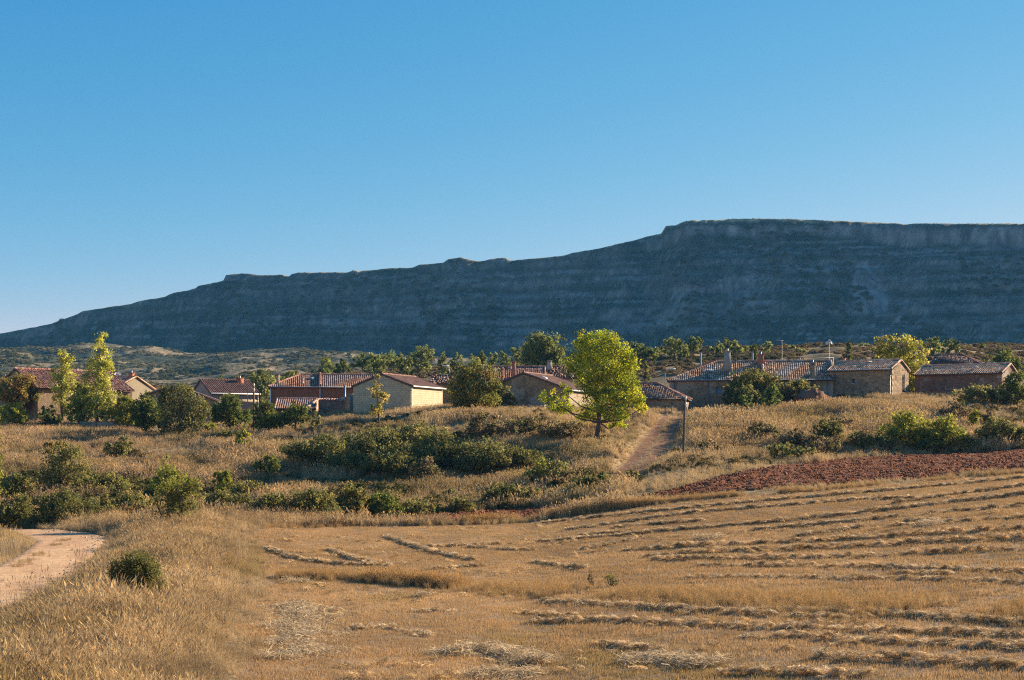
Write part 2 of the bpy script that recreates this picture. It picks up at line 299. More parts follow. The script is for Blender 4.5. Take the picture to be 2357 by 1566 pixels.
def build_hill():
    pxs = np.concatenate([np.linspace(-3300, -420, 70), np.linspace(-400, 2760, 1000), np.linspace(2790, 5600, 70)])
    Ys = np.concatenate([np.linspace(479, 840, 110), np.linspace(842.5, 1125, 190), np.linspace(1140, 1500, 12)])
    PX, YY = np.meshgrid(pxs, Ys); Z, t, S = hill_z(PX, YY); X = (PX - CX) / F * YY
    V = np.stack([X, YY, Z + CAMZ], -1).reshape(-1, 3); nx = len(pxs); ny = len(Ys)
    i = np.arange(ny - 1)[:, None] * nx + np.arange(nx - 1)[None]; Q = np.stack([i, i + 1, i + nx + 1, i + nx], -1).reshape(-1, 4)
    # surface colour: rock on the bands, scree fans, scrub and dry grass
    dz = np.gradient(Z, axis=0) / np.gradient(YY, axis=0)
    py = HY - Z / YY * F
    rock = np.array([.23, .21, .185]); grassc = np.array([.26, .195, .11]); scr = np.array([.045, .052, .026]); scree = np.array([.30, .28, .25]); ochre = np.array([.12, .095, .06])
    v = sstep(-.25, .35, fbm(X / 22, YY / 30, 21, 5))[..., None]; C = grassc * (1 - v) + scr * v
    up = sstep(0, .12, t)[..., None]; mid = ochre * .8 * (1 - v) + scr * .9 * v; C = C * (1 - up) + mid * up
    strat = sstep(-.05, .35, fbm(X / 500, Z / 3.4, 22, 4))[..., None]; C = C * (1 - .5 * up * strat) + rock * .85 * (.5 * up * strat)
    cl = (sstep(1.15, 2.2, dz) * sstep(.02, .1, t))[..., None]
    streak = (.35 + 1.1 * vnoise(X / 3.5, Z / 22, 23))[..., None]
    patch = (.55 + .9 * vnoise(X / 9, Z / 5, 24))[..., None]; C = C * (1 - cl * .8) + rock * streak * patch * cl * .8
    def fan(cx, cy, w0, w1, h):       # talus fan widening downhill, in photo columns
        q = np.clip((py - cy) / h, 0, 1); ww = w0 + (w1 - w0) * q
        return (1 - sstep(.55, 1.05, np.abs(PX - cx - 20 * q) / ww)) * (py > cy) * (1 - sstep(.85, 1.1, (py - cy) / h))
    st = sstep(-.15, .45, fbm((PX + .8 * (py - 600)) / 15, (py - .5 * PX * 0) / 26, 25, 4))
    fans = np.maximum.reduce([fan(1985, 605, 14, 70, 112), .85 * st * fan(2060, 690, 40, 150, 70), .8 * st * fan(1560, 660, 60, 130, 95), .6 * st * fan(1700, 640, 60, 110, 80), .5 * st * fan(2290, 730, 70, 130, 60), .45 * st * fan(930, 730, 80, 140, 50), .5 * st * fan(440, 742, 30, 60, 12), .5 * st * fan(1400, 690, 60, 120, 80)])
    fans = (fans * up[..., 0])[..., None]; C = C * (1 - fans * .8) + scree * fans * .8
    tp = (t >= .985)[..., None]; C = np.where(tp, np.array([.42, .32, .15]), C)
    dk = (sstep(.05, .4, fbm(X / 7, YY / 9, 27, 4)) * .55 * (1 - cl[..., 0]))[..., None]; C = C * (1 - dk) + np.array([.03, .034, .018]) * dk
    lt = (sstep(.15, .45, fbm(X / 40 + 50, Z / 1.1, 28, 4)) * (.3 + .6 * vnoise(X / 60, Z / 20, 29)) * up[..., 0])[..., None]; C = C * (1 - lt) + rock * 1.15 * lt
    C = C * (.7 + .6 * vnoise(X / 2.5, YY / 3, 26))[..., None]
    obj('hill', mesh_np('hill', V, Q, C.reshape(-1, 3), True), M['hill'], kind='structure')
build_hill()

# ------------------------------------------------------------------ ground, fields, road, track
def build_ground():
    u = np.concatenate([np.linspace(-1.7, -.5, 40), np.linspace(-.48, .48, 560), np.linspace(.5, 1.7, 40)])
    Ys = np.concatenate([np.arange(-30, 20, 5.0), np.arange(20, 90, .6), np.arange(90, 175, .3), np.arange(175, 330, 1.2), np.linspace(332, 479, 40)])
    UU, YY = np.meshgrid(u, Ys); X = UU * np.maximum(YY, 16); Z = H(X, YY)
    V = np.stack([X, YY, Z], -1).reshape(-1, 3); nx = len(u); i = np.arange(len(Ys) - 1)[:, None] * nx + np.arange(nx - 1)[None]
    Q = np.stack([i, i + 1, i + nx + 1, i + nx], -1).reshape(-1, 4)
    a = np.array([.34, .235, .12]); b = np.array([.24, .165, .085]); n = sstep(-.3, .4, fbm(X / 5, YY / 5, 33, 4))[..., None]; C = a * n + b * (1 - n)
    far = sstep(185, 230, YY)[..., None]; n2 = sstep(-.2, .3, fbm(X / 7, YY / 12, 34, 4))[..., None]; C = C * (1 - far) + (np.array([.30, .20, .105]) * n2 + np.array([.13, .10, .055]) * (1 - n2)) * far
    d, s = seg_dist(X, YY, TRACK); rut = np.maximum(1 - sstep(.3, .75, np.abs(d - .75)), .45 * (1 - sstep(1.0, 2.0, d))); rut = (rut * (.65 + .35 * vnoise(X, YY, 35)))[..., None]
    C = C * (1 - rut) + np.array([.30, .135, .07]) * rut
    ins = inpoly(X, YY, STUB)[..., None]; C = np.where(ins, np.array([.27, .175, .10]) * (.85 + .3 * n), C)
    obj('ground', mesh_np('ground', V, Q, C.reshape(-1, 3), True), M['ground'], kind='structure')
build_ground()
def sheet(name, P, step, lift, fn, mat, **props):
    """a conforming sheet inside polygon P, its rim tucked under the ground"""
    lo = P.min(0); hi = P.max(0); xs = np.arange(lo[0] - step, hi[0] + step, step); ys = np.arange(lo[1] - step, hi[1] + step, step * 1.3)
    X, Y = np.meshgrid(xs, ys); ins = inpoly(X, Y, P + 0); nx = len(xs)
    g = ins.copy(); g[1:] |= ins[:-1]; g[:-1] |= ins[1:]; g[:, 1:] |= ins[:, :-1]; g[:, :-1] |= ins[:, 1:]
    dz, C = fn(X, Y); Z = H(X, Y) + np.where(ins, lift + dz, -.08)
    i = np.arange(len(ys) - 1)[:, None] * nx + np.arange(nx - 1)[None]; ok = (g[:-1, :-1] & g[1:, :-1] & g[:-1, 1:] & g[1:, 1:]).ravel()
    Q = np.stack([i, i + 1, i + nx + 1, i + nx], -1).reshape(-1, 4)[ok]; V = np.stack([X, Y, Z], -1).reshape(-1, 3); C = C.reshape(-1, 3)
    used = np.zeros(len(V), bool); used[Q.ravel()] = True; mp = np.cumsum(used) - 1
    return obj(name, mesh_np(name, V[used], mp[Q], C[used], True), mat, **props)
def roadfn(X, Y):
    n = fbm(X / 1.5, Y / 1.5, 41, 3); m = sstep(-.3, .5, fbm(X / .6 + Y / 3, Y / 2.5, 42, 3))[..., None]
    return .03 * n + .025 * np.abs(fbm(X / .5, Y / .5, 44, 2)), np.array([.57, .36, .20]) * m + np.array([.49, .285, .155]) * (1 - m)
ROADP = ROAD[(ROAD[:, 1] > 26)]
sheet('gravel_road', ROADP, .22, .035, roadfn, M['road'], kind='structure')
def plowfn(X, Y):
    n = fbm(X / .5, Y / .6, 45, 3); r = .07 * np.sin((Y + .1 * X) * 2 * math.pi / .9); m = sstep(-.3, .4, fbm(X / 2, Y / 4, 46, 4))[..., None]
    return .06 + .15 * n + r, np.array([.175, .06, .027]) * m + np.array([.23, .088, .042]) * (1 - m)
sheet('ploughed_field', PLOW, .17, .03, plowfn, M['soil'], kind='structure')

# ------------------------------------------------------------------ scattered small growth (geometry-node instances of tufts)
def tuft_mesh(name, nb, spread, hmin, hmax, wd, lean, droop, cols, flat=False, heads=0):
    V, Q, T, C = [], [], [], []
    for b in range(nb):
        a = rng.uniform(0, 2 * math.pi); r = spread * math.sqrt(rng.uniform()); x, y = r * math.cos(a), r * math.sin(a)
        h = rng.uniform(hmin, hmax); th = rng.uniform(0, 2 * math.pi); L = rng.normal(0, lean, 2) * h; k = np.array(cols[rng.integers(len(cols))]) * rng.uniform(.75, 1.25)
        s = np.array([math.cos(th), math.sin(th), 0]) * wd * .5 * rng.uniform(.7, 1.3); p0 = np.array([x, y, -.05])
        if flat:
            d = np.array([math.cos(th), math.sin(th), rng.normal(0, .22)]) * h; s = np.array([-math.sin(th), math.cos(th), rng.normal(0, .5)]) * wd * .5; p0 = np.array([x, y, rng.uniform(.0, .13) * (1 - r / spread * .7)])
            n = len(V); V += [p0 - d / 2 - s, p0 - d / 2 + s, p0 + s + [0, 0, .02], p0 - s + [0, 0, .02], p0 + d / 2 + s * .8, p0 + d / 2 - s * .8]; Q += [(n, n + 1, n + 2, n + 3), (n + 3, n + 2, n + 4, n + 5)]; C += [k] * 6; continue
        p1 = p0 + np.array([L[0] * .45, L[1] * .45, h * .6]); p2 = p0 + np.array([L[0] * 1.2 + droop * h, L[1] * 1.2, h * (1 - .25 * abs(rng.normal()) * abs(droop))])
        n = len(V); V += [p0 - s, p0 + s, p1 + s * .8, p1 - s * .8, p2]; Q.append((n, n + 1, n + 2, n + 3)); T.append((n + 3, n + 2, n + 4)); C += [k * .92, k * .92, k, k, k * 1.05]
        if rng.uniform() < heads:
            d = (p2 - p1) * .28; q = np.cross(d, [s[1], -s[0], .01]); q = q / (np.linalg.norm(q) + 1e-9) * wd * 1.1; n = len(V)
            V += [p2 - d * .5, p2 + q, p2 + d, p2 - q]; Q.append((n, n + 1, n + 2, n + 3)); C += [k * np.array([1.0, .9, .75])] * 4
    return mesh_np(name, V, [np.array(Q).reshape(-1, 4), np.array(T, int).reshape(-1, 3)] if T else np.array(Q), np.array(C))
def bush_blob(name, n, ls, cols):
    c = rng.normal(0, 1, (n, 3)); c /= np.linalg.norm(c, axis=1)[:, None]; c *= rng.uniform(.5, 1, n)[:, None]**.5; c[:, 2] = np.abs(c[:, 2]) * .85
    c *= (1 + .3 * fbm(c[:, 0] * 2, c[:, 1] * 2 + c[:, 2] * 3, 88, 2))[:, None]
    return leaf_mesh(name, c, np.full(n, ls), np.array(cols)[rng.integers(0, len(cols), n)] * rng.uniform(.7, 1.3, (n, 1)))
def leaf_mesh(name, P, size, col, out=None, up=.25):
    n = len(P); d = rng.normal(0, 1, (n, 3))
    if out is not None: d += out * 1.0
    d[:, 2] += up; d /= np.linalg.norm(d, axis=1)[:, None]
    a = rng.normal(0, 1, (n, 3)); u = np.cross(d, a); u /= np.linalg.norm(u, axis=1)[:, None]; v = np.cross(d, u)
    s = (size * rng.uniform(.7, 1.35, n))[:, None]
    V = np.stack([P - u * s * .62, P - v * s * .36 + d * s * .06, P + u * s * .62, P + v * s * .36 + d * s * .06], 1).reshape(-1, 3)
    return mesh_np(name, V, np.arange(4 * n).reshape(n, 4), np.repeat(col, 4, axis=0))
def protos(name, meshes, mat):
    c = bpy.data.collections.new(name)
    for i, me in enumerate(meshes):
        me.materials.append(mat); o = bpy.data.objects.new(f'{name}_{i:02d}', me); c.objects.link(o)
    return c, len(meshes)
def scatter(name, label, cat, P, scale, tint, coll, tilt=.0, sxy=None):
    coll, k = coll; n = len(P); me = bpy.data.meshes.new(name); me.vertices.add(n); me.vertices.foreach_set('co', np.asarray(P, np.float32).ravel())
    def at(nm, ty, arr, key): a = me.attributes.new(nm, ty, 'POINT'); a.data.foreach_set(key, np.ascontiguousarray(arr).ravel())
    rot = np.zeros((n, 3), np.float32); rot[:, 2] = rng.uniform(0, 6.283, n); rot[:, 0] = rng.normal(0, 1, n) * tilt; rot[:, 1] = rng.normal(0, 1, n) * tilt
    scl = np.asarray(scale, np.float32); scl = np.stack([scl * (1 if sxy is None else sxy)] * 2 + [scl], 1) if scl.ndim == 1 else scl
    at('rot', 'FLOAT_VECTOR', rot, 'vector'); at('scl', 'FLOAT_VECTOR', scl.astype(np.float32), 'vector'); at('pick', 'INT', rng.integers(0, k, n).astype(np.int32), 'value')
    c = np.ones((n, 4), np.float32); c[:, :3] = tint; at('tint', 'FLOAT_COLOR', c, 'color')
    ng = bpy.data.node_groups.new(name, 'GeometryNodeTree'); ng.interface.new_socket('Geometry', in_out='INPUT', socket_type='NodeSocketGeometry'); ng.interface.new_socket('Geometry', in_out='OUTPUT', socket_type='NodeSocketGeometry')
    gi = ng.nodes.new('NodeGroupInput'); go = ng.nodes.new('NodeGroupOutput'); ip = ng.nodes.new('GeometryNodeInstanceOnPoints'); ci = ng.nodes.new('GeometryNodeCollectionInfo')
    ci.inputs['Collection'].default_value = coll; ci.inputs['Separate Children'].default_value = True; ci.inputs['Reset Children'].default_value = True
    def na(nm, ty): q = ng.nodes.new('GeometryNodeInputNamedAttribute'); q.data_type = ty; q.inputs['Name'].default_value = nm; return [s for s in q.outputs if s.enabled and s.name == 'Attribute'][0]
    L = ng.links.new; L(gi.outputs[0], ip.inputs['Points']); L(ci.outputs[0], ip.inputs['Instance']); ip.inputs['Pick Instance'].default_value = True
    L(na('pick', 'INT'), ip.inputs['Instance Index']); L(na('rot', 'FLOAT_VECTOR'), ip.inputs['Rotation']); L(na('scl', 'FLOAT_VECTOR'), ip.inputs['Scale']); L(ip.outputs[0], go.inputs[0])
    o = obj(name, me, None, kind='stuff', label=label, category=cat); md = o.modifiers.new('scatter', 'NODES'); md.node_group = ng
    return o
STRAW = [(1, .95, .85), (1.05, .9, .72), (.85, .78, .66)]
T_long = protos('long_grass_tuft', [tuft_mesh('long_grass_tuft', 42, .26, .35, .85, .013, .22, .22, STRAW, heads=.35) for _ in range(6)], M['grass'])
T_far = protos('far_grass_tuft', [tuft_mesh('far_grass_tuft', 30, .30, .3, .9, .034, .24, -.12, STRAW, heads=.2) for _ in range(6)], M['grass'])
T_weed = protos('tall_weed_tuft', [tuft_mesh('tall_weed_tuft', 9, .2, .45, .95, .012, .16, .08, STRAW, heads=.8) for _ in range(5)], M['grass'])
T_stub = protos('stubble_patch', [tuft_mesh('stubble_patch', 110, .42, .05, .14, .011, .14, 0, STRAW) for _ in range(5)], M['grass'])
T_straw = protos('straw_clump', [tuft_mesh('straw_clump', 34, .2, .14, .4, .016, 0, 0, STRAW, flat=True) for _ in range(6)], M['grass'])
T_scrub = protos('scrub_bush', [bush_blob('scrub_bush', 130, .34, [(1, 1, 1), (1.15, 1.05, .9), (.8, .9, .8)]) for _ in range(5)], M['scrub'])
def clod_mesh(k):
    import itertools
    V = np.array(list(itertools.product((-1, 1), repeat=3)), float) * .5 + rng.normal(0, .16, (8, 3)); V[:, 2] *= .7
    return mesh_np('clod', V, np.array([(0, 1, 3, 2), (4, 6, 7, 5), (0, 4, 5, 1), (2, 3, 7, 6), (0, 2, 6, 4), (1, 5, 7, 3)]), np.full((8, 3), 1.0))
def instmat(name):
    m, nt, out = newmat(name); b = N(nt, 'ShaderNodeAttribute', attribute_name='tint', attribute_type='INSTANCER'); bsdf(nt, out, b.outputs[0], .95, noise(nt, 6, 4, .6, texco(nt)), .03, .6, .05); return m
T_clod = protos('soil_clod', [clod_mesh(k) for k in range(5)], instmat('soil_clod'))

def cloud_pts(n, y0, y1, pxa, pxb, power=1.0):
    """random ground points seen through columns pxa..pxb, spread evenly over the ground between two distances"""
    y = np.sqrt(rng.uniform(y0 * y0, y1 * y1, n)); px = rng.uniform(pxa, pxb, n); x = (px - CX) / F * y; return x, y, px
def mixpal(t, a, b): t = np.clip(t, 0, 1)[:, None]; return np.array(a) * (1 - t) + np.array(b) * t
FOOT = []          # building footprints, filled below, kept clear of grass
def clear_of_buildings(x, y):
    r = np.ones(len(x), bool)
    for P in FOOT: r &= ~inpoly(x, y, P)
    return r

# ------------------------------------------------------------------ buildings
TILES = dict(old=[(.34, .15, .10), (.27, .11, .08), (.42, .23, .165), (.22, .125, .095)], tan=[(.60, .34, .20), (.42, .21, .12), (.68, .48, .32), (.34, .20, .13)],
             brown=[(.23, .125, .095), (.20, .11, .085), (.26, .14, .105)], pink=[(.46, .26, .20), (.40, .22, .17), (.50, .31, .24)], rust=[(.42, .22, .145), (.34, .15, .10), (.50, .31, .21)],
             jumble=[(.34, .17, .11), (.22, .10, .07), (.46, .32, .24), (.15, .08, .06), (.40, .20, .12)], mauve=[(.62, .35, .21), (.48, .26, .15), (.70, .46, .31)])
def tile_plane(mb, A, B, C, D, pal, jit=.02, pitch=.245, course=.42, hgt=1.0):
    """curved clay tiles on the quad A (eave left) B (eave right) C (ridge right) D (ridge left)"""
    A, B, C, D = (np.asarray(p, float) for p in (A, B, C, D)); e = B - A; L = np.linalg.norm(e); e /= L
    up = (C + D) / 2 - (A + B) / 2; up -= e * (up @ e); S = np.linalg.norm(up); up /= S; n = np.cross(e, up); n = n if n[2] > 0 else -n
    dl = (D - A) @ e; cr = (C - B) @ e; r = pitch * .42
    ns = max(1, int(round(S / course))); course = S / ns; nc = int(L / pitch)
    ii, jj = np.meshgrid(np.arange(nc) + .5, np.arange(ns)); s = ii.ravel() * (L / nc); v = jj.ravel() * course
    ok = (s > dl * (v + course * .5) / S - .02) & (s < L + cr * (v + course * .5) / S + .02); s = s[ok]; v = v[ok]; m = len(s)
    s = s + rng.normal(0, jit, m); v2 = v + rng.normal(0, jit * 1.5, m) - .03; ang = rng.normal(0, jit * 1.2, m); lift = np.abs(rng.normal(0, jit * .8, m))
    cols = np.array(pal)[rng.integers(0, len(pal), m)] * rng.uniform(.8, 1.2, (m, 1)) * (1 + .22 * fbm(s / 1.7, v / 1.7, 61, 3))[:, None]
    th = np.linspace(0, math.pi, 5); V = np.zeros((m, 2, 5, 3))
    for k, (dv, rr, hh) in enumerate(((0, r * 1.08, .035), (course * 1.12, r * .9, .012))):
        cs = np.cos(th) * rr; sn = np.sin(th) * rr * hgt + hh
        ss = s[:, None] + cs[None] + (ang * (dv - .2))[:, None]; vv = np.minimum(v2 + dv, S + .05)
        V[:, k] = A + ss[..., None] * e + vv[:, None, None] * up + (sn[None] + lift[:, None])[..., None] * n
    V = V.reshape(-1, 3); b = np.arange(m)[:, None] * 10; q = np.array([[k, k + 1, k + 6, k + 5] for k in range(4)]); Q = (b[:, :, None] + q[None]).reshape(-1, 4)
    mb.add(V, Q, col=np.repeat(cols, 10, 0))
def ridge_tiles(mb, A, B, pal, r=.13, step=.4):
    A = np.asarray(A, float); B = np.asarray(B, float); d = B - A; L = np.linalg.norm(d); d /= L; n = max(1, int(L / step)); u = np.cross(d, [0, 0, 1]); u /= np.linalg.norm(u); w_ = np.cross(u, d)
    th = np.linspace(-.1, math.pi + .1, 6)
    for k in range(n):
        c = np.array(pal[rng.integers(len(pal))]) * rng.uniform(.85, 1.25); V = []
        for t, rr in ((k * L / n, r * 1.1), ((k + 1.1) * L / n, r * .9)):
            p = A + d * t + [0, 0, rng.normal(0, .008)]; V += [p + u * math.cos(a) * rr + w_ * (math.sin(a) * rr - .03) for a in th]
        mb.add(V, [(i, i + 1, i + 7, i + 6) for i in range(5)], col=c)
class Bld:
    """gabled, hipped or lean-to building. along = axis of the ridge: 'x' (eaves to the front) or 'y' (gable to the front)."""
    def __init__(s, name, label, cat, px, py, Y, rot, L, D, eh, rise, along='x', rp=.5, e2=None, hipA=0, hipB=0, wall='stone', tile='tan', over=.28, jit=.02, anchor='L', holes=None, base=1.6, pitch=.245, hgt=.5, group=None, verge=True, wallmat2=None):
        s.rot = R(rot); s.L, s.D, s.along = L, D, along; c, sn = math.cos(s.rot), math.sin(s.rot)
        P = wp(px, py, Y); off = np.array([0, 0.]) if anchor == 'L' else np.array([L, 0.])
        s.org = np.array([P[0] - (c * off[0]), P[1] - (sn * off[0]), P[2] - eh])
        s.root = empty(name, s.org, s.rot, label, cat, group); s.eh = eh; s.rise = rise
        FOOT.append(np.array([s.org[:2] + np.array([c * a - sn * b, sn * a + c * b]) for a, b in ((-.1, -.1), (L + .1, -.1), (L + .1, D + .1), (-.1, D + .1))]))
        la, lb = (L, D) if along == 'x' else (D, L); s.la, s.lb = la, lb; e2 = eh if e2 is None else e2; s.e2 = e2
        zr = eh + rise; br = lb * rp; s.zr, s.br = zr, br; holes = holes or {}
        m = s.m; mb = MB()
        def panel(f, W, Hh, hs):
            xs = sorted({0, W, *[q for h in hs for q in h[:2]]}); zs = sorted({-base, Hh, *[q for h in hs for q in h[2:4]]})
            for x0, x1 in zip(xs[:-1], xs[1:]):
                for z0, z1 in zip(zs[:-1], zs[1:]):
                    if any(h[0] < (x0 + x1) / 2 < h[1] and h[2] < (z0 + z1) / 2 < h[3] for h in hs): continue
                    mb.add([f(x0, z0, 0), f(x1, z0, 0), f(x1, z1, 0), f(x0, z1, 0)], [(0, 1, 2, 3)])
            for h in hs:
                k = [(h[0], h[2]), (h[1], h[2]), (h[1], h[3]), (h[0], h[3])]
                for (xa, za), (xb, zb) in zip(k, k[1:] + k[:1]): mb.add([f(xa, za, 0), f(xb, zb, 0), f(xb, zb, .25), f(xa, za, .25)], [(0, 1, 2, 3)])
        s.faces = dict(b0=lambda q, z, d: m(q, d, z), b1=lambda q, z, d: m(q, lb - d, z), a0=lambda q, z, d: m(d, q, z), a1=lambda q, z, d: m(la - d, q, z))
        panel(s.faces['b0'], la, eh, holes.get('b0', [])); panel(s.faces['b1'], la, e2, holes.get('b1', []))
        lo = min(eh, e2)
        for nm, hip, a in (('a0', hipA, 0), ('a1', hipB, la)):
            panel(s.faces[nm], lb, lo, holes.get(nm, []))
            top = [m(a, 0, lo), m(a, 0, eh)] + ([] if hip else [m(a, br, zr)]) + [m(a, lb, e2), m(a, lb, lo)]
            for k in range(1, len(top) - 1): mb.add([top[0], top[k], top[k + 1]], T=[(0, 1, 2)])
        s.wall = mb.build('wall', M[wall], s.root)
        pal = TILES[tile]; s.pal = pal; o = over
        sl0 = (zr - eh) / max(br, .01); sl1 = (zr - e2) / max(lb - br, .01)
        rA = hipA if hipA else -o * .6; rB = la - hipB if hipB else la + o * .6
        aA, aB = (-o, la + o) if True else 0
        ea0 = -o if hipA else -o * .6; ea1 = la + o if hipB else la + o * .6
        g = .05
        planes = []
        if br > .05: planes.append((m(ea0, -o, eh - o * sl0 + g), m(ea1, -o, eh - o * sl0 + g), m(rB, br, zr + g), m(rA, br, zr + g)))
        if lb - br > .05: planes.append((m(ea1, lb + o, e2 - o * sl1 + g), m(ea0, lb + o, e2 - o * sl1 + g), m(rA, br, zr + g), m(rB, br, zr + g)))
        if hipA: planes.append((m(-o, lb + o, e2 - o * sl1 + g), m(-o, -o, eh - o * sl0 + g), m(rA, br, zr + g), m(rA, br, zr + g)))
        if hipB: planes.append((m(la + o, -o, eh - o * sl0 + g), m(la + o, lb + o, e2 - o * sl1 + g), m(rB, br, zr + g), m(rB, br, zr + g)))
        sb = MB(); tb = MB()
        for A, B, C, D_ in planes:
            Vq = [np.array(p) for p in (A, B, C, D_)]; lowv = [p - [0, 0, .13] for p in Vq]
            sb.add(Vq + lowv, [(0, 1, 2, 3), (7, 6, 5, 4), (0, 4, 5, 1), (1, 5, 6, 2), (2, 6, 7, 3), (3, 7, 4, 0)])
            tile_plane(tb, A, B, C, D_, pal, jit, pitch, hgt=hgt)
        s.roof = sb.build('roof', M['slab'], s.root)
        tb.build('roof_tiles', M['tile'], s.roof, kind='stuff')
        rt = MB(); up = np.array([0, 0, .09])
        ridge_tiles(rt, np.array(m(rA, br, zr + g)) + up, np.array(m(rB, br, zr + g)) + up, [np.array(c) * 1.1 for c in pal])
        if hipA: [ridge_tiles(rt, np.array(m(-o, b, z)) + up, np.array(m(rA, br, zr + g)) + up, pal) for b, z in ((-o, eh - o * sl0 + g), (lb + o, e2 - o * sl1 + g))]
        if hipB: [ridge_tiles(rt, np.array(m(la + o, b, z)) + up, np.array(m(rB, br, zr + g)) + up, pal) for b, z in ((-o, eh - o * sl0 + g), (lb + o, e2 - o * sl1 + g))]
        if verge and not hipA:
            for a in ([ea0 + .1] if True else []):
                if br > .05: ridge_tiles(rt, np.array(m(a, -o, eh - o * sl0 + g)) + up * .6, np.array(m(a, br, zr + g)) + up * .6, pal, .11)
                if lb - br > .05: ridge_tiles(rt, np.array(m(a, lb + o, e2 - o * sl1 + g)) + up * .6, np.array(m(a, br, zr + g)) + up * .6, pal, .11)
        if verge and not hipB:
            a = ea1 - .1
            if br > .05: ridge_tiles(rt, np.array(m(a, -o, eh - o * sl0 + g)) + up * .6, np.array(m(a, br, zr + g)) + up * .6, pal, .11)
            if lb - br > .05: ridge_tiles(rt, np.array(m(a, lb + o, e2 - o * sl1 + g)) + up * .6, np.array(m(a, br, zr + g)) + up * .6, pal, .11)
        rt.build('ridge_tiles', M['tile'], s.roof, kind='stuff')
    def m(s, a, b, z): return np.array((a, b, z)) if s.along == 'x' else np.array((b, a, z))
    def roofz(s, a, b):
        return s.eh + (s.zr - s.eh) * b / max(s.br, .01) if b <= s.br else s.e2 + (s.zr - s.e2) * (s.lb - b) / max(s.lb - s.br, .01)
    def window(s, face, h, kind='pane', mat='glass', frame='bluewood', name='window'):
        f = s.faces[face]; x0, x1, z0, z1 = h; t = .05; fr = MB()
        def bar(xa, xb, za, zb, d0, d1, mb): P = [f(x, z, d) for d in (d0, d1) for x, z in ((xa, za), (xb, za), (xb, zb), (xa, zb))]; mb.add(P, [(0, 1, 2, 3), (4, 5, 6, 7), (0, 1, 5, 4), (1, 2, 6, 5), (2, 3, 7, 6), (3, 0, 4, 7)])
        for q in ((x0, x0 + t, z0, z1), (x1 - t, x1, z0, z1), (x0 + t, x1 - t, z0, z0 + t), (x0 + t, x1 - t, z1 - t, z1)): bar(*q, .12, .18, fr)
        o = fr.build(name, M[frame], s.root); p = MB(); bar(x0 + t, x1 - t, z0 + t, z1 - t, .14, .16, p); p.build('shutter' if kind == 'shutter' else ('door_leaf' if name == 'door' else 'pane'), M[mat], o)
        if kind == 'shutter' or kind == 'sill':
            q = MB(); bar(x0 - .06, x1 + .06, z0 - .07, z0, -.05, .2, q); q.build('sill', M['concrete'], o)
    def gutter(s, side='b0', mat='white', a0=None, a1=None):
        b = -.36 if side == 'b0' else s.lb + .36; z = (s.eh if side == 'b0' else s.e2) - .06; mb = MB(); a0 = -.1 if a0 is None else a0; a1 = s.la + .1 if a1 is None else a1
        mb.tube([s.m(a0, b, z), s.m(a1, b, z)], .075, 8); return mb.build('gutter', M[mat], s.root)
    def pipe(s, a, b, z0, z1, r=.055, mat='metal', name='downpipe'):
        mb = MB(); mb.tube([s.m(a, b, z0), s.m(a, b, z1)], r, 8)
        for z in np.linspace(z0 + .2 * (z1 - z0), z1 - .1 * (z1 - z0), 3): mb.box(tuple(np.array(s.m(a, b, z)) - [r * 1.4, r * 1.4, .03]), tuple(np.array(s.m(a, b, z)) + [r * 1.4, r * 1.4, .03]))
        return mb.build(name, M[mat], s.root)
    def chimney(s, a, b, w_, h, mat='brickplain', taper=0, cap='tile', d=None, down=.6, pot=True):
        z = s.roofz(a, b); d = d or w_; p = s.m(a, b, 0); mb = MB(); lo = np.array([p[0] - w_ / 2, p[1] - d / 2, z - down]); hi = np.array([p[0] + w_ / 2, p[1] + d / 2, z + h]); mb.box(lo, hi, taper=taper)
        o = mb.build('chimney', M[mat], s.root); c = MB(); t = taper - .06
        c.box((lo[0] + t, lo[1] + t, hi[2]), (hi[0] - t, hi[1] - t, hi[2] + .08)); c.build('chimney_cap', M['concrete' if cap != 'tile' else 'brickplain'], o)
        if pot:
            q = MB(); q.tube([((lo[0] + hi[0]) / 2, (lo[1] + hi[1]) / 2, hi[2] + .08), ((lo[0] + hi[0]) / 2, (lo[1] + hi[1]) / 2, hi[2] + .38)], .1, 8); q.build('chimney_pot', M['metal'], o)
    def skylight(s, a, b, w_=.55, hh=.75, mat='white'):
        z = s.roofz(a, b); z2 = s.roofz(a, b + (hh if b < s.br else -hh)); mb = MB(); b2 = b + (hh if b < s.br else -hh)
        V = [s.m(a, b, z + .14), s.m(a + w_, b, z + .14), s.m(a + w_, b2, z2 + .16), s.m(a, b2, z2 + .16)]; V2 = [v + np.array([0, 0, .09]) for v in V]
        mb.add(V + V2, [(0, 1, 2, 3), (4, 5, 6, 7), (0, 1, 5, 4), (1, 2, 6, 5), (2, 3, 7, 6), (3, 0, 4, 7)]); mb.build('skylight', M[mat], s.root)
    def band(s, P, r, name, mat): mb = MB(); mb.tube(P, r, 8); return mb.build(name, M[mat], s.root)

# far left barn with an old red roof
b = Bld('stone_barn', 'old stone barn with red tile roof at the left edge of the photo', 'barn', 87, 893, 160, 46, 12, 10.4, 4.4, 2.25, wall='stone', tile='old', jit=.03)
# cream gable house
b = Bld('house', 'cream house with plain gable wall behind the two tall poplars', 'house', 268, 893, 172, -24, 10, 7.2, 4.2, 1.45, wall='cream', tile='mauve', anchor='R', jit=.01)
b.chimney(9.6, 3.3, .5, .55, 'brickplain')
b.gutter('b0', 'white')
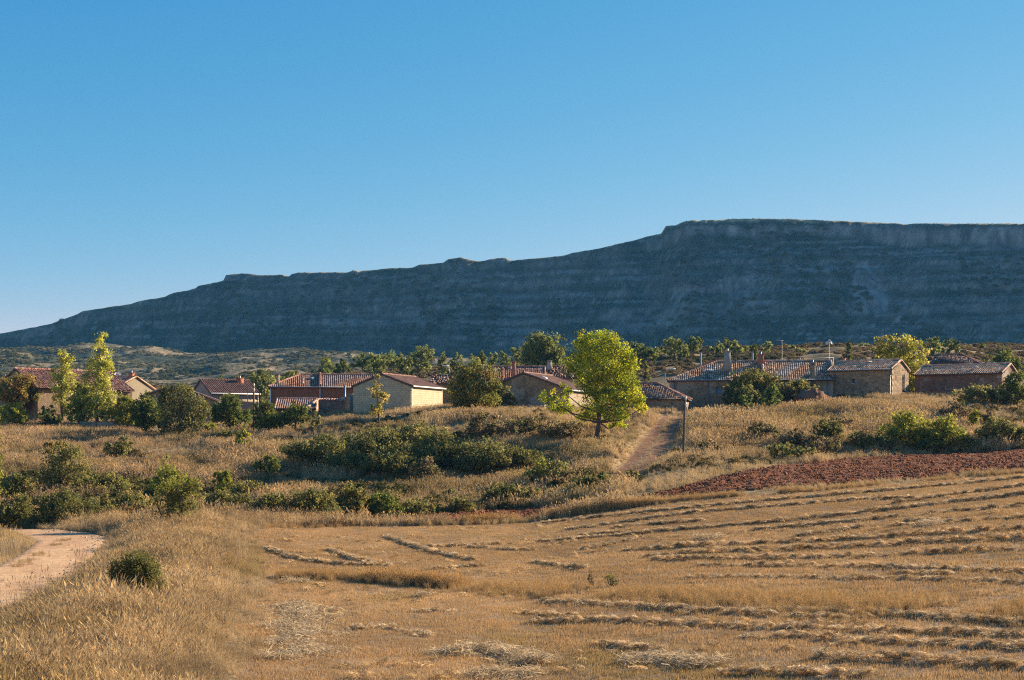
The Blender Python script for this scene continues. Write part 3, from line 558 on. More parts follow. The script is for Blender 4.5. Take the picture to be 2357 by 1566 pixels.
# dark roofed house
b = Bld('house', 'small house with dark brown roof and brick chimney behind left wooden pole', 'house', 486, 905, 178, 29, 6.2, 8.6, 4.5, 1.75, wall='grey', tile='brown', jit=.008, hgt=.7)
b.chimney(4.9, 3.6, .75, .55, 'brickplain'); b.gutter('b0', 'white'); b.pipe(6.05, -.1, -1, 4.4)
pj = MB(); pj.box((.0, -.03, 3.4), (6.2, .0, 3.75)); pj.build('fascia', M['beige'], b.root)
# small stone barn behind the dark round tree
b = Bld('stone_barn', 'low stone barn with pale tiled gable edge behind the big dark tree', 'barn', 340, 908, 159, 10, 7.8, 8, 3.2, 1.0, along='y', rp=.36, e2=2.45, wall='stone', tile='pink', jit=.02)
# brick house
HW = [(6.35, 6.95, 2.05, 2.85), (8.2, 9.1, 2.15, 2.85)]
b = Bld('brick_house', 'orange brick house with two white shuttered windows and red hipped roof', 'house', 622, 890, 170, 8, 12.4, 8.6, 4.1, 1.55, hipA=3.6, wall='brick', tile='rust', jit=.008, holes={'b0': HW})
for h in HW: b.window('b0', h, 'shutter', 'shutter', 'white')
b.gutter('b0', 'metal'); b.pipe(.05, -.12, -1, 4.0, mat='white'); b.pipe(5.9, -.12, 0, 4.0, mat='white')
b.chimney(.9, .9, .34, 1.15, 'ochre', pot=False); b.pipe(3.9, .9, 4.3, 5.35, .06, 'metal', 'vent_pipe'); b.skylight(4.6, 2.3, .6, .5, 'metal')
vb = MB(); ridge_tiles(vb, (5.9, -.28, 4.25), (5.9, 4.3, 5.9), TILES['old'], .2); vb.build('verge_band', M['tile'], b.root, kind='stuff')
# pink roofed lean-to
b = Bld('lean_to', 'lean-to with smooth pink tile roof in front of the brick house', 'outbuilding', 634, 941, 161, 6, 4.4, 4.6, 1.7, 1.15, rp=1.0, wall='stone_red', tile='pink', jit=.006, hgt=.6)
# cream block shed
b = Bld('block_shed', 'cream concrete block shed with brown roof and sunlit side wall', 'shed', 945, 888, 158, -19, 7.0, 9.6, 3.3, 1.28, along='y', wall='block', tile='brown', anchor='R', jit=.005, hgt=.55, over=.2)
b.gutter('b1', 'white'); b.pipe(.12, 7.1, -1, 3.2, .06, 'white')
# stone gable house in the middle
b = Bld('stone_house', 'stone house with broad blank gable and brown roof behind the yellow-green tree', 'house', 1157, 880, 160, -21, 7.9, 9.5, 3.9, .95, along='y', rp=.32, e2=2.95, wall='stone_mud', tile='brown', jit=.006, hgt=.6)
b.skylight(2.2, 4.4, .5, .6); b.gutter('b1', 'white')
b.pipe(-.0, -.08, 3.3, 5.6, .17, 'brickplain', 'flue')
# roofs behind it
b = Bld('house', 'house with plain reddish roof and tall slim brick chimney behind the stone gable', 'house', 1108, 882, 173, -2, 7.6, 9, 4.6, 2.1, wall='beige', tile='rust', jit=.012)
b.chimney(3.9, 1.3, .5, 2.0, 'brickplain', pot=False); b.chimney(3.3, 4.2, .5, .3, 'ochre', pot=False)
b = Bld('house', 'house with jumbled old tiles and tapered concrete chimney', 'house', 1216, 870, 176, -4, 8.6, 8, 4.6, 1.5, hipA=2.6, wall='beige', tile='jumble', jit=.07)
b.chimney(2.5, 2.9, .9, 1.1, 'concrete', .2, 'c', pot=False)
b = Bld('outhouse', 'small roof of loose jumbled tiles just right of the cream shed', 'outbuilding', 990, 883, 174, -4, 4.8, 6, 3.2, 1.05, wall='stone', tile='jumble', jit=.08, pitch=.3)
# red hut
b = Bld('stone_hut', 'low stone hut with dark red tile roof at the top of the dirt track', 'hut', 1428, 917, 159, -14, 7.0, 6.2, 2.1, 1.65, hipB=3.3, wall='stone', tile='old', jit=.03)
# long house
HL = [(5.45, 6.15, 3.95, 4.75)]
HL2 = [(15.2, 15.6, 4.3, 4.9)]
b = Bld('long_stone_house', 'long stone house with chequered tile roof, four chimneys and two downpipes', 'house', 1541, 875, 168, -9, 18.9, 11, 5.6, 2.35, hipA=5.6, wall='stone_mud', tile='tan', jit=.012, holes={'b0': HL + HL2})
b.window('b0', HL[0], 'sill', 'bluewood', 'bluewood'); b.window('b0', HL2[0], 'sill', 'glass', 'bluewood'); b.gutter('b0', 'metal')
b.pipe(.55, -.12, 0, 5.5, .06, 'metal'); b.pipe(4.5, -.12, 0, 5.5, .06, 'metal'); b.pipe(18.3, -.12, 2, 5.5, .06, 'metal')
b.chimney(6.75, 2.9, 1.05, 2.2, 'concrete', .16, 'c', 1.0); b.pipe(7.7, .5, 5.6, 8.1, .08, 'dark', 'stove_pipe'); b.chimney(10.7, 4.6, .75, 1.15, 'brickplain'); b.pipe(11.9, 2.8, 6.7, 7.9, .1, 'green', 'vent_pipe')
b.chimney(16.6, .3, .6, 1.75, 'stone', 0, 'c', .6, 2.2); b.skylight(4.2, 2.2, .9, .25, 'bluewood')
vb = MB(); ridge_tiles(vb, (10.9, -.2, 5.7), (10.9, 5.2, 7.95), TILES['tan'], .16); ridge_tiles(vb, (18.95, -.2, 5.7), (18.95, 5.2, 7.95), TILES['pink'], .17); vb.build('verge_band', M['tile'], b.root, kind='stuff')
b = Bld('house', 'pale gable wall with dark tiled edge rising behind the long chequered roof', 'house', 1562, 866, 182, -8, 10, 8, 5, 2.1, along='y', wall='grey', tile='old', jit=.02)
# tall stone house
HS = [(2.75, 3.15, 2.1, 2.7), (1.15, 1.95, .15, .85), (2.75, 3.35, .15, .85)]
HG = [(1.35, 1.6, 2.4, 3.0)]
b = Bld('stone_house', 'tall stone house with lit right gable and three small front openings', 'house', 2052, 849, 162, -34, 7.5, 6.0, 3.7, 1.08, wall='stone', tile='mauve', anchor='R', jit=.012, holes={'b0': HS, 'a1': HG})
b.window('b0', HS[0], 'sill', 'glass', 'white'); b.window('b0', HS[1], 'pane', 'dark', 'wood'); b.window('b0', HS[2], 'pane', 'dark', 'wood'); b.window('a1', HG[0], 'pane', 'shutter', 'concrete')
b.gutter('b0', 'metal'); b.pipe(7.35, -.1, -.8, 3.6, .06, 'metal'); b.pipe(7.6, 4.1, -.8, 3.2, .08, 'dark'); b.chimney(.5, 3.4, .4, .55, 'brickplain', pot=False); b.skylight(3.9, 1.8, .5, .5, 'concrete')
for k, z in enumerate((-.2, .45, 1.1, 1.75, 2.4, 3.05)):     # corner stones
    q = MB(); q.box((7.0 - .15 * (k % 2), -.03, z), (7.53, .35 + .15 * (k % 2), z + .5)); q.build('quoin', M['stone_pale'], b.root)
# right barn
b = Bld('stone_barn', 'long barn with patchy rendered wall at the right edge', 'barn', 2306, 858, 164, -35, 10.2, 6.4, 3.4, 1.12, wall='barnwall', tile='mauve', anchor='R', jit=.012)
b.skylight(6.6, 1.4, .4, .3, 'concrete'); rr = MB(); rr.box((1.8, -.025, -.6), (5.6, .0, 1.5)); rr.build('red_wall_patch', plain('red_limewash', (.27, .10, .06), .95, .35, 1.2), b.root)
b = Bld('house', 'dark red old roof peeping above the long right barn', 'house', 2146, 836, 188, -30, 5.4, 5, 4.5, 1.1, hipB=2.2, wall='stone_red', tile='old', jit=.06, pitch=.3)

# ruined walls in front of the brick house
def wall_prism(name, label, pts, th, mat, cat='wall', cap=None, rough=.12, base=1.5):
    """a wall following (px, pytop, Y) points, with an uneven top"""
    P = [wp(*p) for p in pts]; c = np.mean(P, axis=0); root = empty(name, (c[0], c[1], gz(c[0], c[1])), 0, label, cat); root['kind'] = 'thing'; o = np.array(root.location)
    mb = MB(); cb = MB()
    for A, B in zip(P[:-1], P[1:]):
        d = (B - A)[:2]; L = np.linalg.norm(d); d /= L; nn = np.array([-d[1], d[0]]) * th / 2; n = max(2, int(L / .35)); T = np.linspace(0, 1, n + 1); V = []
        for t in T:
            p = A + (B - A) * t; z = p[2] + rng.normal(0, rough) * (rough > 0); zb = gz(p[0], p[1]) - base
            for s_, zz in ((-1, zb), (-1, z), (1, z), (1, zb)): V.append(np.array([p[0] + s_ * nn[0], p[1] + s_ * nn[1], zz]) - o)
        Q = [(4 * k + j, 4 * k + (j + 1) % 4, 4 * k + 4 + (j + 1) % 4, 4 * k + 4 + j) for k in range(n) for j in range(4)] + [(0, 1, 2, 3), (4 * n, 4 * n + 1, 4 * n + 2, 4 * n + 3)]
        mb.add(V, Q)
        if cap:
            for t in np.arange(0, L, .3):
                p = A + (B - A) * t / L - o; ridge_tiles(cb, (p[0] - d[1] * -.3, p[1] + d[0] * -.3, p[2] + .02), (p[0] - d[1] * .3, p[1] + d[0] * .3, p[2] + .14), cap, .13, .6)
    mb.build('masonry', M[mat], root)
    if cap: cb.build('coping_tiles', M['tile'], root, kind='stuff')
    return root
wall_prism('ruined_wall', 'sloping sunlit clay wall at the right end of the pink lean-to', [(701, 940, 160.5), (716, 928, 163), (733, 917, 166.5)], .5, 'ochre', rough=.05)
wall_prism('stone_wall', 'shaded stone wall topped with curved tiles beside the cream shed', [(734, 921, 163.5), (800, 922, 163)], .5, 'stone_red', cap=TILES['pink'], rough=.02)
wall_prism('ruined_wall', 'sunlit crumbling masonry stub against the left of the cream shed', [(799, 913, 162.5), (805, 909, 163.5), (812, 916, 165.5)], .6, 'ochre', rough=.16)
wall_prism('stone_wall', 'low dark stone wall with pale top under the right poplar', [(186, 971, 155), (222, 972, 154), (262, 971, 155)], .4, 'stone', rough=.05)
wall_prism('rubble_wall', 'heap of dark rubble and collapsed wall left of the tall stone house', [(1838, 915, 156), (1858, 898, 157), (1874, 893, 157), (1893, 905, 157), (1912, 917, 157)], 1.2, 'stone_red', rough=.14)
wall_prism('rubble_wall', 'low line of grey stones at the foot of the broad stone gable', [(1218, 934, 155), (1250, 938, 154), (1285, 936, 155)], .5, 'stone_pale', rough=.12, base=.5)
mb = MB(); root = empty('stove_flue', (*hit(795, 945), gz(*hit(795, 945))), 0, 'grey metal flue pipe beside the crumbling masonry stub', 'pipe')
P0 = wp(794, 890, 164.5); P1 = wp(794, 925, 164.5); o_ = np.array(root.location); root.location = (P1[0], P1[1], gz(P1[0], P1[1])); o_ = np.array(root.location)
mb.tube([P1 - [0, 0, 1] - o_, P0 - o_], .11, 10); mb.build('pipe', M['metal'], root); q = MB(); q.tube([P0 - o_, P0 + [0, 0, .05] - o_, P0 + [0, 0, .16] - o_], [.1, .2, .03], 10); q.build('cowl', M['metal'], root)

# ------------------------------------------------------------------ poles, lamps, aerials
def stand(name, label, cat, px, ptop, Y, group=None):
    P = wp(px, ptop, Y); z = gz(P[0], P[1]); return empty(name, (P[0], P[1], z), 0, label, cat, group), P[2] - z
def pole(label, px, ptop, pbase, r=.11, Y=None, lean=0, group='wooden poles', ins=True, mat='wood'):
    if Y is None: Y = hit(px, pbase)[1]
    root, h = stand('utility_pole', label, 'pole', px, ptop, Y, group)
    mb = MB(); mb.tube([(0, 0, -.6), (lean * .5 * h, 0, h * .5), (lean * h, 0, h)], [r * 1.2, r, r * .75], 9); mb.build('post', M[mat], root, True)
    if ins:
        for k, dz in enumerate((.12, .62)):
            b_ = MB(); b_.tube([(lean * h, -.02, h - dz - .25), (lean * h + .05, -.12, h - dz - .22), (lean * h + .05, -.12, h - dz - .05)], .02, 6); br = b_.build('bracket', M['metal'], root)
            c = MB(); c.tube([(lean * h + .05, -.12, h - dz - .1), (lean * h + .05, -.12, h - dz), (lean * h + .05, -.12, h - dz + .1), (lean * h + .05, -.12, h - dz + .18)], [.07, .1, .085, .03], 9); c.build('insulator', M['ceramic'], br, True)
    return root
pole('lone leaning wooden pole with white insulators beside the dirt track', 1572, 914, 1057, .1, lean=.035)
pole('tall wooden pole standing in dry grass left of the pink lean-to', 584, 884, 1000, .1, ins=True)
pole('slim wooden pole behind the tall left pole', 597, 893, 935, .07, 172, ins=False)
pole('thin pale post at the corner of the dark roofed house', 570, 906, 945, .06, 176, ins=False, mat='metal')
def lamp(label, px, ptop, Y, side):
    root, h = stand('street_lamp', label, 'street lamp', px, ptop, Y, 'street lamps')
    mb = MB(); mb.tube([(0, 0, -.4), (0, 0, h - .6), (side * .15, 0, h - .2), (side * .7, 0, h)], [.07, .055, .045, .04], 8); mb.build('post', M['metal'], root, True)
    q = MB(); q.box((min(0, side) * .9 + (.4 if side > 0 else -.1), -.12, h - .02), (max(0, side) * .9 + (.4 if side > 0 else -.1), .12, h + .12), taper=.04); q.build('lamp_head', M['white'], root)
lamp('grey street lamp left of the long stone house', 1531, 850, 176, 1)
lamp('street lamp above the jumbled tiles right of the cream shed', 1035, 843, 182, -1)
def aerial(label, px, ptop, Y, n=6):
    root, h = stand('television_aerial', label, 'aerial', px, ptop, Y, 'television aerials'); mb = MB(); mb.tube([(0, 0, 0), (0, 0, h)], .022, 6); mb.build('mast', M['metal'], root)
    q = MB(); q.tube([(-.9, 0, h - .1), (.2, 0, h - .1)], .025, 5)
    for k in range(n): q.tube([(-.85 + k * .2, -.3, h - .1), (-.85 + k * .2, .3, h - .1)], .016, 4)
    q.build('antenna', M['metal'], root)
aerial('thin television aerial above the chequered long roof', 1800, 783, 184)
aerial('thin television aerial behind the right poplar', 273, 838, 180)
def dish_mesh(mb, c, r, yaw):
    c = np.array(c); d = np.array([math.sin(yaw), -math.cos(yaw), .3]); d /= np.linalg.norm(d); u = np.cross(d, [0, 0, 1]); u /= np.linalg.norm(u); v = np.cross(u, d); V = [c]; n = 14
    for rr, dd in ((.5, .04), (1, .14)): V += [c + (u * math.cos(t) + v * math.sin(t)) * r * rr + d * dd * r * 1.6 for t in np.arange(n) * 2 * math.pi / n]
    mb.add(V, [(1 + k, 1 + (k + 1) % n, 1 + n + (k + 1) % n, 1 + n + k) for k in range(n)], [(0, 1 + k, 1 + (k + 1) % n) for k in range(n)])
root, h = stand('loudspeaker_mast', 'slim mast with pale horn speakers behind the tall stone house roof', 'mast', 1909, 786, 186)
mb = MB(); mb.tube([(0, 0, -.3), (0, 0, h)], .035, 8); mb.build('mast', M['metal'], root)
for k, (dx, dz, yw) in enumerate(((-.3, -.25, -.7), (.3, -.2, .6), (0, .05, .1))):
    q = MB(); dish_mesh(q, (dx, -.05, h + dz), .2, yw); q.tube([(0, 0, h + dz), (dx, -.05, h + dz)], .03, 5); q.build('horn', M['white'], root)
for px, py, Y, lb in ((271, 866, 183, 'round white satellite dish behind the cream house roof'), (308, 865, 186, 'dark tilted satellite dish left of the cream house chimney')):
    root, h = stand('satellite_dish', lb, 'satellite dish', px, py, Y, 'satellite dishes'); mb = MB(); mb.tube([(0, 0, -.3), (0, 0, h)], .04, 6); mb.build('mast', M['metal'], root)
    q = MB(); dish_mesh(q, (0, -.08, h), .5, .5); q.build('dish', M['white' if px < 290 else 'metal'], root)
for px, py, Y, lb, r in ((1613, 813, 186, 'pale vent post above the left hip of the long roof', .12), (1732, 812, 192, 'pale concrete post on the heath behind the long roof', .13)):
    root, h = stand('vent_post', lb, 'post', px, py, Y); mb = MB(); mb.tube([(0, 0, -.4), (0, 0, h)], r, 8); mb.build('post', M['concrete'], root, True); q = MB(); q.box((-r * 1.3, -r * 1.3, h), (r * 1.3, r * 1.3, h + .12)); q.build('cap', M['concrete'], root)
root, h = stand('metal_frame', 'pale open metal frame above the right half of the long roof', 'frame', 1842, 823, 184); k = (1918 - 1842) / F * 184
for x in (0, k): mb = MB(); mb.tube([(x, 0, -.8), (x, 0, h)], .03, 6); mb.build('post', M['metal'], root)
mb = MB(); mb.tube([(-.1, 0, h), (k + .1, 0, h - .02)], .03, 6); mb.build('beam', M['metal'], root); mb = MB(); mb.tube([(-.9, 0, h - .65), (-.02, 0, h - .02)], .05, 6); mb.build('brace', M['concrete'], root)
P0, P1 = wp(1948, 818, 196), wp(2006, 806, 200); root = empty('handrail', (P0[0], P0[1], gz(P0[0], P0[1])), 0, 'slim pale rail climbing the heath left of the yellow tree', 'rail'); o_ = np.array(root.location)
mb = MB(); mb.tube([P0 - o_, P1 - o_], .022, 6); mb.build('rail', M['wood'], root)
for t in (.05, .5, .95): q = P0 + (P1 - P0) * t; mb = MB(); mb.tube([(q[0] - o_[0], q[1] - o_[1], gz(q[0], q[1]) - o_[2] - .2), q - o_], .025, 6); mb.build('post', M['wood'], root)
for px, pt, pb, lb in ((1722, 940, 962, 'short wooden stake below the left young pine'), (1740, 946, 966, 'short leaning wooden stake between the young pines'), (1545, 936, 950, 'small pale marker post by the red roofed hut')):
    Y = hit(px, pb)[1]; root, h = stand('stake', lb, 'stake', px, pt, Y); mb = MB(); mb.tube([(0, 0, -.3), (.06, 0, h * .6), (.1, 0, h)], [.06, .055, .045], 6); mb.build('post', M['wood' if px > 1600 else 'concrete'], root)

# ------------------------------------------------------------------ trees and bushes
PAL = dict(dark=[(.062, .058, .018), (.08, .072, .023), (.10, .084, .028), (.055, .056, .019)], olive=[(.11, .10, .032), (.14, .118, .038), (.085, .09, .026), (.16, .125, .045)], yg=[(.33, .325, .022), (.24, .27, .02), (.40, .355, .03), (.13, .165, .016)],
           gold=[(.42, .31, .08), (.34, .27, .065), (.30, .26, .06), (.46, .36, .12)], poplar=[(.28, .27, .06), (.35, .32, .09), (.22, .23, .045), (.31, .28, .045)], rust=[(.20, .115, .035), (.15, .12, .034), (.22, .15, .035), (.12, .11, .03)],
           green=[(.085, .10, .024), (.115, .125, .028), (.068, .08, .02), (.145, .14, .034)], pine=[(.062, .078, .022), (.078, .092, .026), (.095, .108, .03)], brown=[(.14, .10, .05), (.10, .08, .038), (.085, .08, .03), (.17, .12, .065)], bright=[(.21, .20, .032), (.15, .165, .028), (.27, .24, .045)],
           autumn=[(.12, .118, .03), (.15, .125, .032), (.095, .10, .027), (.18, .13, .035)], willow=[(.36, .31, .055), (.30, .28, .045), (.42, .36, .08), (.25, .25, .04)], fargreen=[(.10, .11, .03), (.13, .13, .036), (.08, .09, .026), (.15, .145, .045)])
PALF = {'dark': 2.7, 'olive': 2.05, 'yg': 1.45, 'gold': 1.15, 'poplar': 1.75, 'rust': 1.7, 'green': 1.6, 'pine': 2.2, 'brown': 1.9, 'bright': 1.45, 'autumn': 1.8, 'willow': 1.2, 'fargreen': 2.1}
PAL = {k: [tuple(min(.75, c * PALF[k]) for c in t) for t in v] for k, v in PAL.items()}
def leaves_for(lobes, area, ls, pal, dens=5.0, clump=.27, shell=.5):
    """lobes: (c, r(3)); returns points, colours, outward directions"""
    n = int(max(150, .82 * dens * area / (ls * ls * .45))); n = min(n, 60000); per = 30; k = max(8, n // per)
    vol = np.array([r[0] * r[1] * r[2] for c, r in lobes])**.67; pick = rng.choice(len(lobes), k, p=vol / vol.sum())
    c = np.array([l[0] for l in lobes])[pick]; r = np.array([l[1] for l in lobes])[pick]
    d = rng.normal(0, 1, (k, 3)); d /= np.linalg.norm(d, axis=1)[:, None]; rad = (shell + (1 - shell) * rng.uniform(0, 1, k)**.6) * rng.uniform(.85, 1.12, k)
    cp = c + d * r * rad[:, None]; cs = np.clip(r.mean(1) * clump, ls * .8, ls * 4.0)
    P = np.repeat(cp, per, 0) + rng.normal(0, 1, (k * per, 3)) * np.repeat(cs, per)[:, None] * .6
    pc = np.array(pal)[rng.integers(0, len(pal), k)] * rng.uniform(.62, 1.4, (k, 1))
    col = np.repeat(pc, per, 0) * rng.uniform(.75, 1.3, (k * per, 1)); out = np.repeat(d, per, 0)
    return P, col, out, cp
def plant(name, label, px, base, rx, top, pal, cat='bush', Y=None, tf=0.0, lobes=None, nl=7, dens=5.0, group=None, ls=1.0, trunk=None, cone=0, pal2=None, dep=.85, seed=None):
    if Y is None: x, Y = hit(px, base)
    else: x = (px - CX) / F * Y
    z = gz(x, Y); h = max(.5, CAMZ + (HY - top) / F * Y - z); m = Y / F; w_ = rx * m * (1.12 if not lobes else 1); lsz = ls * 1.9 * Y / 1422
    root = empty(name, (x, Y, z), 0, label, cat, group); LB = []
    if lobes:
        for lx, ly, a, b_ in lobes: LB.append((np.array([(lx - px) * m, rng.uniform(-.35, .35) * w_ * .6, CAMZ + (HY - ly) * m - z]), np.array([a * m, max(a, b_) * m * dep, b_ * m])))
    elif cone:
        n = 7
        for k in range(n):
            t = k / (n - 1); r = w_ * (1 - t * cone) * (.6 + .4 * min(1, t * 5)); LB.append((np.array([rng.normal(0, .08) * w_, rng.normal(0, .08) * w_, h * (tf + (1 - tf) * (.08 + .87 * t))]), np.array([r, r, h * (1 - tf) / n * 1.0])))
    else:
        hb = h * tf; hh = h - hb; LB.append((np.array([0, 0, hb + hh * .48]), np.array([w_ * .62, w_ * .62 * dep, hh * .46])))
        for k in range(nl):
            a = k / nl * 6.283 + rng.uniform(-.4, .4); rr = rng.uniform(.34, .5); zz = hb + hh * rng.uniform(.22, .72); q = 1 - .55 * max(0, (zz - hb) / hh - .45)
            LB.append((np.array([math.cos(a) * w_ * (1 - rr) * q, math.sin(a) * w_ * (1 - rr) * dep * q, zz]), np.array([w_ * rr, w_ * rr * dep, hh * rng.uniform(.2, .3)])))
        LB.append((np.array([rng.uniform(-.25, .25) * w_, 0, hb + hh * .78]), np.array([w_ * .4, w_ * .4, hh * .22])))
    area = sum(math.pi * r[0] * r[2] for c, r in LB) * .62
    P, C, O, cp = leaves_for(LB, area, lsz, PAL[pal], dens)
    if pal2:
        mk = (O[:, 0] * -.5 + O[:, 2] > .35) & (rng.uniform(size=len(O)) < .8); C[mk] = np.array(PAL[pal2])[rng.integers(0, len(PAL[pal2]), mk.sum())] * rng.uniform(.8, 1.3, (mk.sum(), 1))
    ok = P[:, 2] > .02; P, C, O = P[ok], C[ok], O[ok]
    crown = 'crown' if cat == 'tree' else 'foliage'
    obj(crown, leaf_mesh(crown, P, np.full(len(P), lsz), C, O), M['leaf'], root)
    st = MB(); tr = trunk or (.022 * h + .03 if cat == 'tree' else .018 * h + .012)
    if cat == 'tree':
        zt = max(h * tf, h * .12) + h * .05; P0 = np.array([0, 0, -.3]); P1 = np.array([rng.normal(0, .02) * h, rng.normal(0, .02) * h, zt]); P2 = np.array([rng.normal(0, .03) * h, 0, h * .72])
        st.tube([P0, P0 * .3, P1, (P1 + P2) / 2, P2], [tr * 1.35, tr * 1.1, tr, tr * .6, tr * .18], 8)
        for c, r in LB: 
            s0 = P1 + (P2 - P1) * np.clip((c[2] - zt) / max(h * .72 - zt, .1) - .35, 0, .8); st.tube([s0, (s0 + c) / 2 + [0, 0, -.04 * h], c], [tr * .5, tr * .33, tr * .12], 5)
        for q in cp[rng.integers(0, len(cp), min(len(cp), 60))]:
            l = LB[int(np.argmin([np.linalg.norm(q - c) for c, r in LB]))]; st.tube([l[0], (l[0] + q) / 2 + [0, 0, -.01 * h], q], [tr * .16, tr * .1, tr * .04], 4)
    else:
        for q in cp[rng.integers(0, len(cp), 14)]:
            b0 = np.array([q[0] * .15, q[1] * .15, -.15]); st.tube([b0, (b0 + q) / 2 + [q[0] * .08, q[1] * .08, 0], q], [tr, tr * .7, tr * .3], 4)
    st.build('trunk' if cat == 'tree' else 'stems', M['bark'], root, True)
    return root
T_, B_ = 'tree', 'bush'
G_row = 'trees on the ridge behind the village'; G_hedge = 'bushes along the ditch hedge'; G_bram = 'brambles on the bank'; G_orch = 'small trees below the left houses'
# the yellow-green tree
plant('broadleaf_tree', 'big yellow-green tree standing alone beside the dirt track', 1370, 1016, 115, 758, 'yg', T_, tf=.1, trunk=.2, dens=6.6, ls=.85, lobes=[
  (1378, 802, 56, 34), (1347, 783, 25, 23), (1412, 806, 36, 30), (1336, 832, 38, 23), (1390, 846, 63, 37), (1438, 862, 34, 37), (1352, 876, 38, 23), (1430, 905, 40, 28), (1462, 922, 25, 20), (1296, 900, 22, 16), (1264, 918, 25, 17), (1290, 936, 29, 15), (1385, 925, 49, 28), (1416, 952, 38, 18), (1352, 955, 31, 15), (1474, 942, 15, 10), (1395, 773, 25, 14), (1444, 832, 19, 21), (1418, 980, 22, 8), (1375, 892, 34, 25), (1452, 890, 25, 23), (1310, 850, 18, 14)])
# poplars and growth by the left houses
plant('poplar_tree', 'shorter of the two slim yellow-green poplars, with a forked top', 146, 982, 30, 803, 'poplar', T_, Y=159, tf=.05, trunk=.16, lobes=[(143, 820, 7, 18), (158, 822, 7, 18), (148, 850, 17, 22), (155, 875, 20, 22), (140, 885, 24, 26), (158, 905, 22, 22), (138, 925, 18, 20), (160, 940, 16, 16), (130, 862, 12, 16)], dens=6.3, ls=.85, group='poplars')
plant('poplar_tree', 'taller of the two slim yellow-green poplars', 225, 982, 38, 768, 'poplar', T_, tf=.05, trunk=.18, lobes=[(240, 785, 11, 20), (230, 805, 18, 24), (243, 825, 18, 24), (222, 845, 24, 28), (240, 862, 22, 26), (215, 885, 28, 28), (240, 900, 26, 26), (225, 930, 30, 24), (250, 935, 22, 22), (200, 912, 20, 24), (238, 958, 22, 14)], dens=6.3, ls=.85, group='poplars')
plant('orange_tree', 'rusty orange tree in front of the old barn at left', 42, 972, 50, 856, 'rust', T_, tf=.12, nl=9)
plant('edge_tree', 'pale yellow-green tree cut off by the left edge of the photo', -42, 1150, 40, 925, 'bright', T_, Y=100, tf=.05, nl=8)
plant('shrub', 'pale green shrub below the rusty orange tree', 32, 985, 42, 925, 'bright', B_); plant('shrub', 'dark shrub at the foot of the shorter poplar', 112, 985, 30, 932, 'green', B_)
plant('shrub', 'yellowish tall shrub between the two poplars', 186, 975, 34, 882, 'bright', B_, Y=157); plant('shrub', 'leafy shrub right of the taller poplar', 275, 975, 26, 925, 'bright', B_)
plant('orchard_tree', 'yellow-green small tree just left of the darker tree', 292, 985, 31, 908, 'bright', T_, dens=6.5, tf=.05, group=G_orch); plant('orchard_tree', 'dark small tree with forked stem beside the big dark tree', 335, 1000, 38, 903, 'green', T_, dens=6.5, tf=.08, group=G_orch)
plant('orchard_tree', 'big dark round tree in front of the low stone barn', 414, 1006, 62, 882, 'dark', T_, tf=.06, nl=11, group=G_orch, dens=6, lobes=[(410, 915, 36, 30), (385, 940, 26, 34), (440, 945, 36, 34), (415, 970, 48, 26), (455, 972, 22, 22), (380, 980, 18, 16), (430, 905, 20, 18), (405, 895, 14, 12), (378, 905, 12, 14)])
plant('orchard_tree', 'green tree in front of the dark roofed house', 528, 990, 45, 908, 'green', T_, dens=6.5, tf=.08, group=G_orch); plant('orchard_tree', 'rounded green tree just right of the tall left pole', 614, 1004, 33, 922, 'green', T_, dens=6.5, tf=.06, group=G_orch)
plant('orchard_tree', 'two-lobed green tree in front of the pink lean-to', 680, 996, 36, 926, 'green', T_, dens=6.5, tf=.06, group=G_orch); plant('orchard_tree', 'sparse thorny little tree left of the cream shed', 722, 1002, 19, 945, 'olive', T_, tf=.2, dens=2.6, group=G_orch)
plant('shrub', 'small bright shrub under the dark roofed house', 482, 1006, 22, 972, 'bright', B_); plant('shrub', 'upright yellow-green shrub at the foot of the tall left pole', 560, 1042, 20, 980, 'bright', B_)
plant('shrub', 'dark low shrub shading the grass left of the pole', 525, 1020, 34, 990, 'dark', B_)
plant('young_tree', 'slim golden young tree in front of the cream shed', 873, 982, 28, 862, 'gold', T_, tf=.2, trunk=.1, dens=4.2, lobes=[(873, 880, 10, 16), (872, 900, 18, 18), (878, 922, 22, 20), (868, 938, 20, 14), (875, 950, 24, 10)])
plant('round_tree', 'large round olive tree between the cream shed and stone gable', 1090, 950, 64, 818, 'autumn', T_, Y=153, tf=.02, nl=12, dens=6, lobes=[(1088, 845, 34, 26), (1065, 875, 36, 30), (1115, 872, 38, 30), (1055, 905, 32, 30), (1090, 900, 50, 36), (1130, 890, 24, 22), (1120, 915, 34, 24), (1085, 930, 48, 16)])
plant('shrub', 'dark green shrub tucked against the broad stone gable', 1150, 942, 34, 880, 'dark', B_, Y=156)
